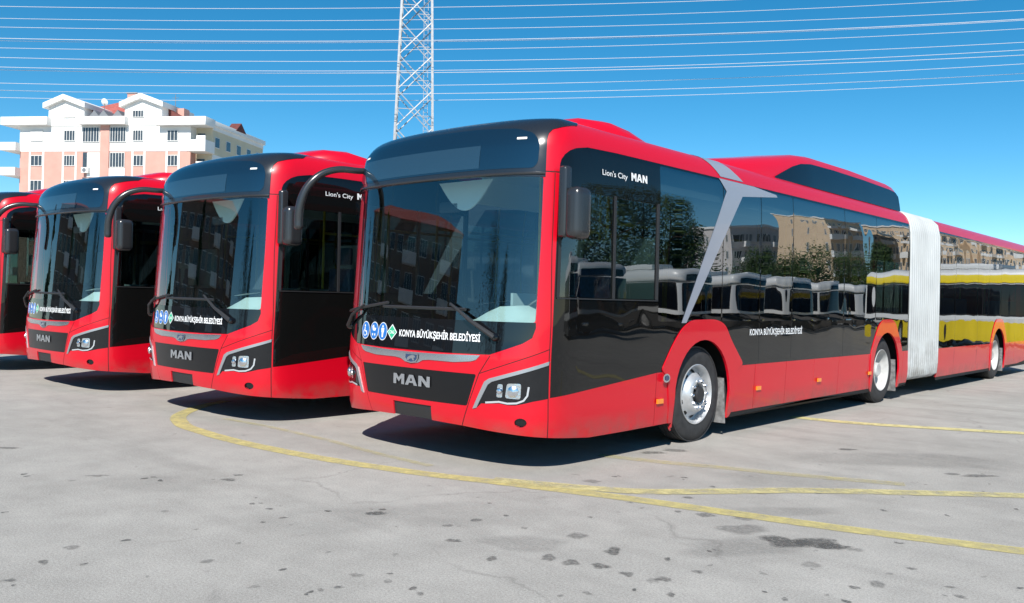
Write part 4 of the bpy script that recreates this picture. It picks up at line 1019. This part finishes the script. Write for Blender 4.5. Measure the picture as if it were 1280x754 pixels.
# ------------------------------------------------------------------ what the glass mirrors: the yard behind the camera
def simple_bus(label, palette, loc, rz, group):
    r = empty('city_bus', loc, rz); tag(r, label, 'bus', group)
    low, mid, up = palette
    Lb = ys(11.8); reg = []
    def both(nm, q): reg.append((nm, q)); reg.append((nm, mir(q)))
    for cy in (2.7, 8.6): both('void', [(ys(cy-.55), .1)]+arc_pts(cy, .55, .49, 180, 0, 10)+[(ys(cy+.55), .1)])
    reg.append(('windscreen', round_poly([(-1.2, 1.15), (1.2, 1.15), (1.22, 2.35), (-1.22, 2.35)], .1)))
    reg.append(('display', round_poly([(-.95, 2.42), (.95, 2.42), (.95, 2.68), (-.95, 2.68)], .05)))
    for lo, hi in ((.5, 1.7), (1.75, 3.2), (3.25, 4.9), (4.95, 6.6), (6.65, 8.2), (8.25, 9.8), (9.85, 11.4)): both('glass', round_poly([(ys(lo), 1.25), (ys(hi), 1.25), (ys(hi), 2.3), (ys(lo), 2.3)], .05))
    both('glassband', [(ys(.45), 1.2), (ys(11.5), 1.2), (ys(11.5), 2.35), (ys(.45), 2.35)])
    reg.append(('low', [(-Lb, .25), (Lb, .25), (Lb, .98), (-Lb, .98)])); reg.append(('mid', [(-Lb, .98), (Lb, .98), (Lb, 2.40), (-Lb, 2.40)]))
    reg.append(('up', [(-Lb, 2.40), (Lb, 2.40), (Lb, 2.70), (-Lb, 2.70)])); reg.append(('roof', [(-Lb, 2.70), (Lb, 2.70), (Lb, 4.05), (-Lb, 4.05)]))
    hs = rng(.25, 2.6, .4)+rng(2.6, 3.1, .07)[1:]+rng(3.1, 4.05, .2)[1:]; ss = rng(0, 2.4, .12)+rng(2.4, Lb, .8)[1:]
    T = cdt(reg, [(a*k, b) for a in ss for b in hs for k in (1, -1)])
    surf_obj('lower_body', T['low'], low, r, rim=0); surf_obj('middle_body', T['mid'], mid, r, rim=0); surf_obj('upper_body', T['up'], up, r, rim=0); surf_obj('roof', T['roof'], WP, r, rim=0)
    surf_obj('windscreen', T['windscreen'], BLKF, r, rim=0); surf_obj('display', T['display'], low if up is YP else BLKF, r, off=.01, rim=0)
    for sg in (1, -1):
        surf_obj('side_glazing', [t for t in T['glass'] if t[0][0]*sg > 0], BLKF, r, off=.002, rim=0); surf_obj('window_posts', [t for t in T['glassband'] if t[0][0]*sg > 0], GAP, r, rim=0)
        for y in (2.7, 8.6):
            w = MB().lathe([(-.28, .3), (-.26, .47), (-.04, .48), (0, .42), (-.01, .3), (-.06, .26), (-.08, .001)], n=24).build('wheel', TYR, r, smooth=True); w.location = (1.2*sg, y, .48); w.rotation_euler = (0, 0, 0 if sg > 0 else math.pi)
            MB().lathe([(-.01, .3), (-.05, .25), (-.02, .15), (.0, .001)], n=20).build('rim', RIMW, w, smooth=True)
        hl = MB().box(.75*sg-.15, -.02, .6, .75*sg+.15, .1, .75).build('headlight', LAMPG, r, bevel=.03)
    prof = [S(Lb, h) for h in (.3, 1., 2., 2.6, 2.8, 2.96, 3.4, 4.05)]; loop = prof+[(-x, y, z) for x, y, z in prof[::-1][1:]]
    MB().add(loop, [tuple(range(len(loop)))]).build('rear_wall', mid, r)
    MB().box(-1.1, .8, .3, 1.1, 11.7, .6).build('underbody', CHAS, r)
    pd = MB(); pd.box(-.8, 2.5, 2.95, .8, 5.2, 3.2); pd.build('roof_unit', WP, r, bevel=.1)
    return r
WP = mat('white_bus_paint', (.74, .74, .72), .35, coat=.5)
GRS = mat('darkened_bus_skirt', (.09, .085, .08), .6)  # lower body colour kept dark to dim its mirror image in the glass
YP = mat('yellow_bus_paint', (.92, .70, .02), .35, coat=.5)
def refl(u, D):                # ground position whose mirror image in the bus side shows at this column
    p = at(u, 385, D); return Vector((2.55-p.x, p.y, 0))
wb = None
for i, (x, y, rz, lab) in enumerate(((14.6, 15.5, -64, 'nearest of the white buses mirrored in the driver side glass'), (15.6, 21.0, -68, 'second white bus mirrored behind the driver window'), (15.8, 28.5, -76, 'white bus mirrored left of the slanted grey stripe'), (16.0, 34.2, -80, 'white bus mirrored just right of the slanted grey stripe'),
        (16.2, 39.5, -80, 'white bus mirrored in the third tall side window'), (16.4, 45.2, -80, 'white bus mirrored in the fourth tall side window'), (16.5, 51.5, -80, 'farthest white bus mirrored near the second axle'))):
    if wb is None: wb = simple_bus(lab, (GRS, WP, WP), (x, y, 0), R(rz), 'white buses parked across the yard')
    else:
        c = copy_tree(wb); c.location = (x, y, 0); c.rotation_euler = (0, 0, R(rz)); c['label'] = lab
ya = simple_bus('yellow and white bus whose front is mirrored just left of the bellows', (YP, WP, YP), (8.9, 33.6, 0), R(-13), 'yellow and white buses across the yard')
yb = copy_tree(ya); yb.location = (9.6, 31.6, 0); yb.rotation_euler = (0, 0, R(102)); yb['label'] = 'yellow and white bus mirrored along the trailer of the frontmost bus'

# trees
LEAF = mat('leaf_green', (.045, .085, .02), .6, var=.5, vscale=.8)
LEAFD = mat('cypress_green', (.02, .045, .015), .7, var=.5, vscale=.8)
BARK = mat('bark', (.10, .07, .05), .9, var=.3)
def tree(label, loc, h, w, m=None, slim=False, seed=0, nl=6000, group='trees beyond the yard'):
    rnd = random.Random(seed); r = empty('leafy_tree' if not slim else 'cypress_tree', loc); tag(r, label, 'tree', group)
    t = MB(); t.tube([(0, 0, 0), (.1, 0, h*.3), (0, .1, h*.62), (0, 0, h*.9)], [.2, .16, .09, .03], 8)
    for k in range(7):
        a = k*2.4; z = h*(.3+.07*k); t.tube([(0, 0, z), (w*.3*math.cos(a), w*.3*math.sin(a), z+h*.12)], [.07, .02], 6)
    t.build('trunk', BARK, r, smooth=True)
    cl = []
    for k in range(26):
        a = rnd.uniform(0, 6.28); f = rnd.random()
        if slim: z = h*(.1+.88*f); rr = w*.5*(1-f)**.6*rnd.uniform(.1, .6); s_ = w*.22*(1-f*.6)
        else: z = h*(.3+.62*f); rr = w*.5*math.sin(math.pi*min(1, .25+f*.72))*rnd.uniform(.2, .85); s_ = w*rnd.uniform(.12, .24)
        cl.append((rr*math.cos(a), rr*math.sin(a), z, s_))
    vs = []; fs = []
    for _ in range(nl):
        cx, cy, cz, s_ = rnd.choice(cl); d = Vector((rnd.gauss(0, 1), rnd.gauss(0, 1), rnd.gauss(0, 1))).normalized()*s_*rnd.uniform(.55, 1.05); d.z *= 1.1
        p = Vector((cx, cy, cz))+d; u = Vector((rnd.gauss(0, 1), rnd.gauss(0, 1), rnd.gauss(0, 1))).normalized(); v = u.orthogonal().normalized(); q = rnd.uniform(.07, .14)
        o = len(vs); vs += [p-u*q, p+v*q*.6, p+u*q, p-v*q*.6]; fs.append((o, o+1, o+2, o+3))
    MB().add(vs, fs).build('crown', m or LEAF, r)
    return r
k = 0
for u, D, h, w, s_ in ((703, 62, 6.5, 6, 0), (728, 60, 8.5, 7, 0), (765, 58, 10.2, 8, 0), (800, 60, 11.2, 8, 0), (838, 58, 9.8, 8, 0), (862, 62, 7.8, 6, 0), (945, 80, 6.5, 7, 0), (985, 82, 6.8, 7, 0), (1020, 84, 7.5, 8, 0), (1060, 84, 7, 7, 0), (1100, 86, 8.5, 4, 0)):
    k += 1; tree(['small broad tree', 'broad dark tree', 'tall dark tree', 'tallest round tree', 'wide full tree', 'short tree', 'low tree', 'low wide tree', 'bushy low tree', 'rounded low tree', 'narrow low tree'][k-1]+' mirrored in the bus side glass' + (' ahead of the grey stripe' if u < 870 else ' behind the white buses'), refl(u, D), h, w, seed=k)
# blocks of flats seen mirrored in the side
def bref(u0, D0, u1, D1): a = refl(u0, D0); b_ = refl(u1, D1); return a, b_
for (u0, D0, u1, D1, fl, m, lab, by, rc) in ((915, 145, 1012, 150, 5, GRW, 'grey block of flats mirrored above the side lettering', 9, None), (1040, 120, 1085, 122, 6, TAN, 'tall tan block of flats mirrored in the fourth side window', 5, None), (1092, 128, 1165, 118, 6, TAN, 'tan block with many balconies mirrored over the second axle', 7, None), (1162, 110, 1215, 100, 6, TAN, 'tan block mirrored at the start of the trailer', 6, None), (1222, 100, 1330, 84, 5, TAN, 'tan block mirrored in the rear windows of the trailer', 7, None), (862, 190, 900, 190, 4, GRW, 'far low block mirrored beside the grey stripe', 5, ROOFD)):
    a, b_ = bref(u0, D0, u1, D1)
    # mirrored in the bus, left to right runs from a to b; the facade must face the yard
    d = (b_-a); W = d.length
    # facade local +x along a<-b so that local -y looks back at the buses
    cands = [(a, math.atan2(d.y, d.x)), (b_, math.atan2(-d.y, -d.x))]
    for org, ang in cands:
        ny = Vector((math.sin(ang), -math.cos(ang), 0))     # local -y
        if (Vector((1, 8, 0))-org).dot(ny) > 0:
            block('apartment_building', lab, org, ang, W, 12, fl, m, 'blocks of flats around the yard', bays=by, roofc=rc); break
# seen mirrored in the windscreens
def wref(u, D, yp=.12):
    p = at(u, 385, D); return Vector((p.x, 2*yp-p.y, 0))
block('apartment_building', 'dark house with red roof mirrored in the windscreen of the frontmost bus', (-35.5, -49, 0), R(132), 36, 12, 4, BRW, 'blocks of flats around the yard', bays=10, roofc=ROOF)
tree('dark bushy tree mirrored in the windscreen of the frontmost bus beside the grey stripe', (-12.5, -36.5, 0), 9.6, 13, LEAFD, seed=40)
tree('lower dark tree mirrored near the right pillar of the frontmost windscreen', (-4, -40, 0), 8, 8, LEAFD, seed=47)
tree('slim cypress mirrored in the windscreen of the second bus', (-33, -18, 0), 9, 2.4, LEAFD, slim=True, seed=41)
tree('slim cypress mirrored in the windscreen of the third bus', (-40, -12, 0), 9, 2.4, LEAFD, slim=True, seed=42)
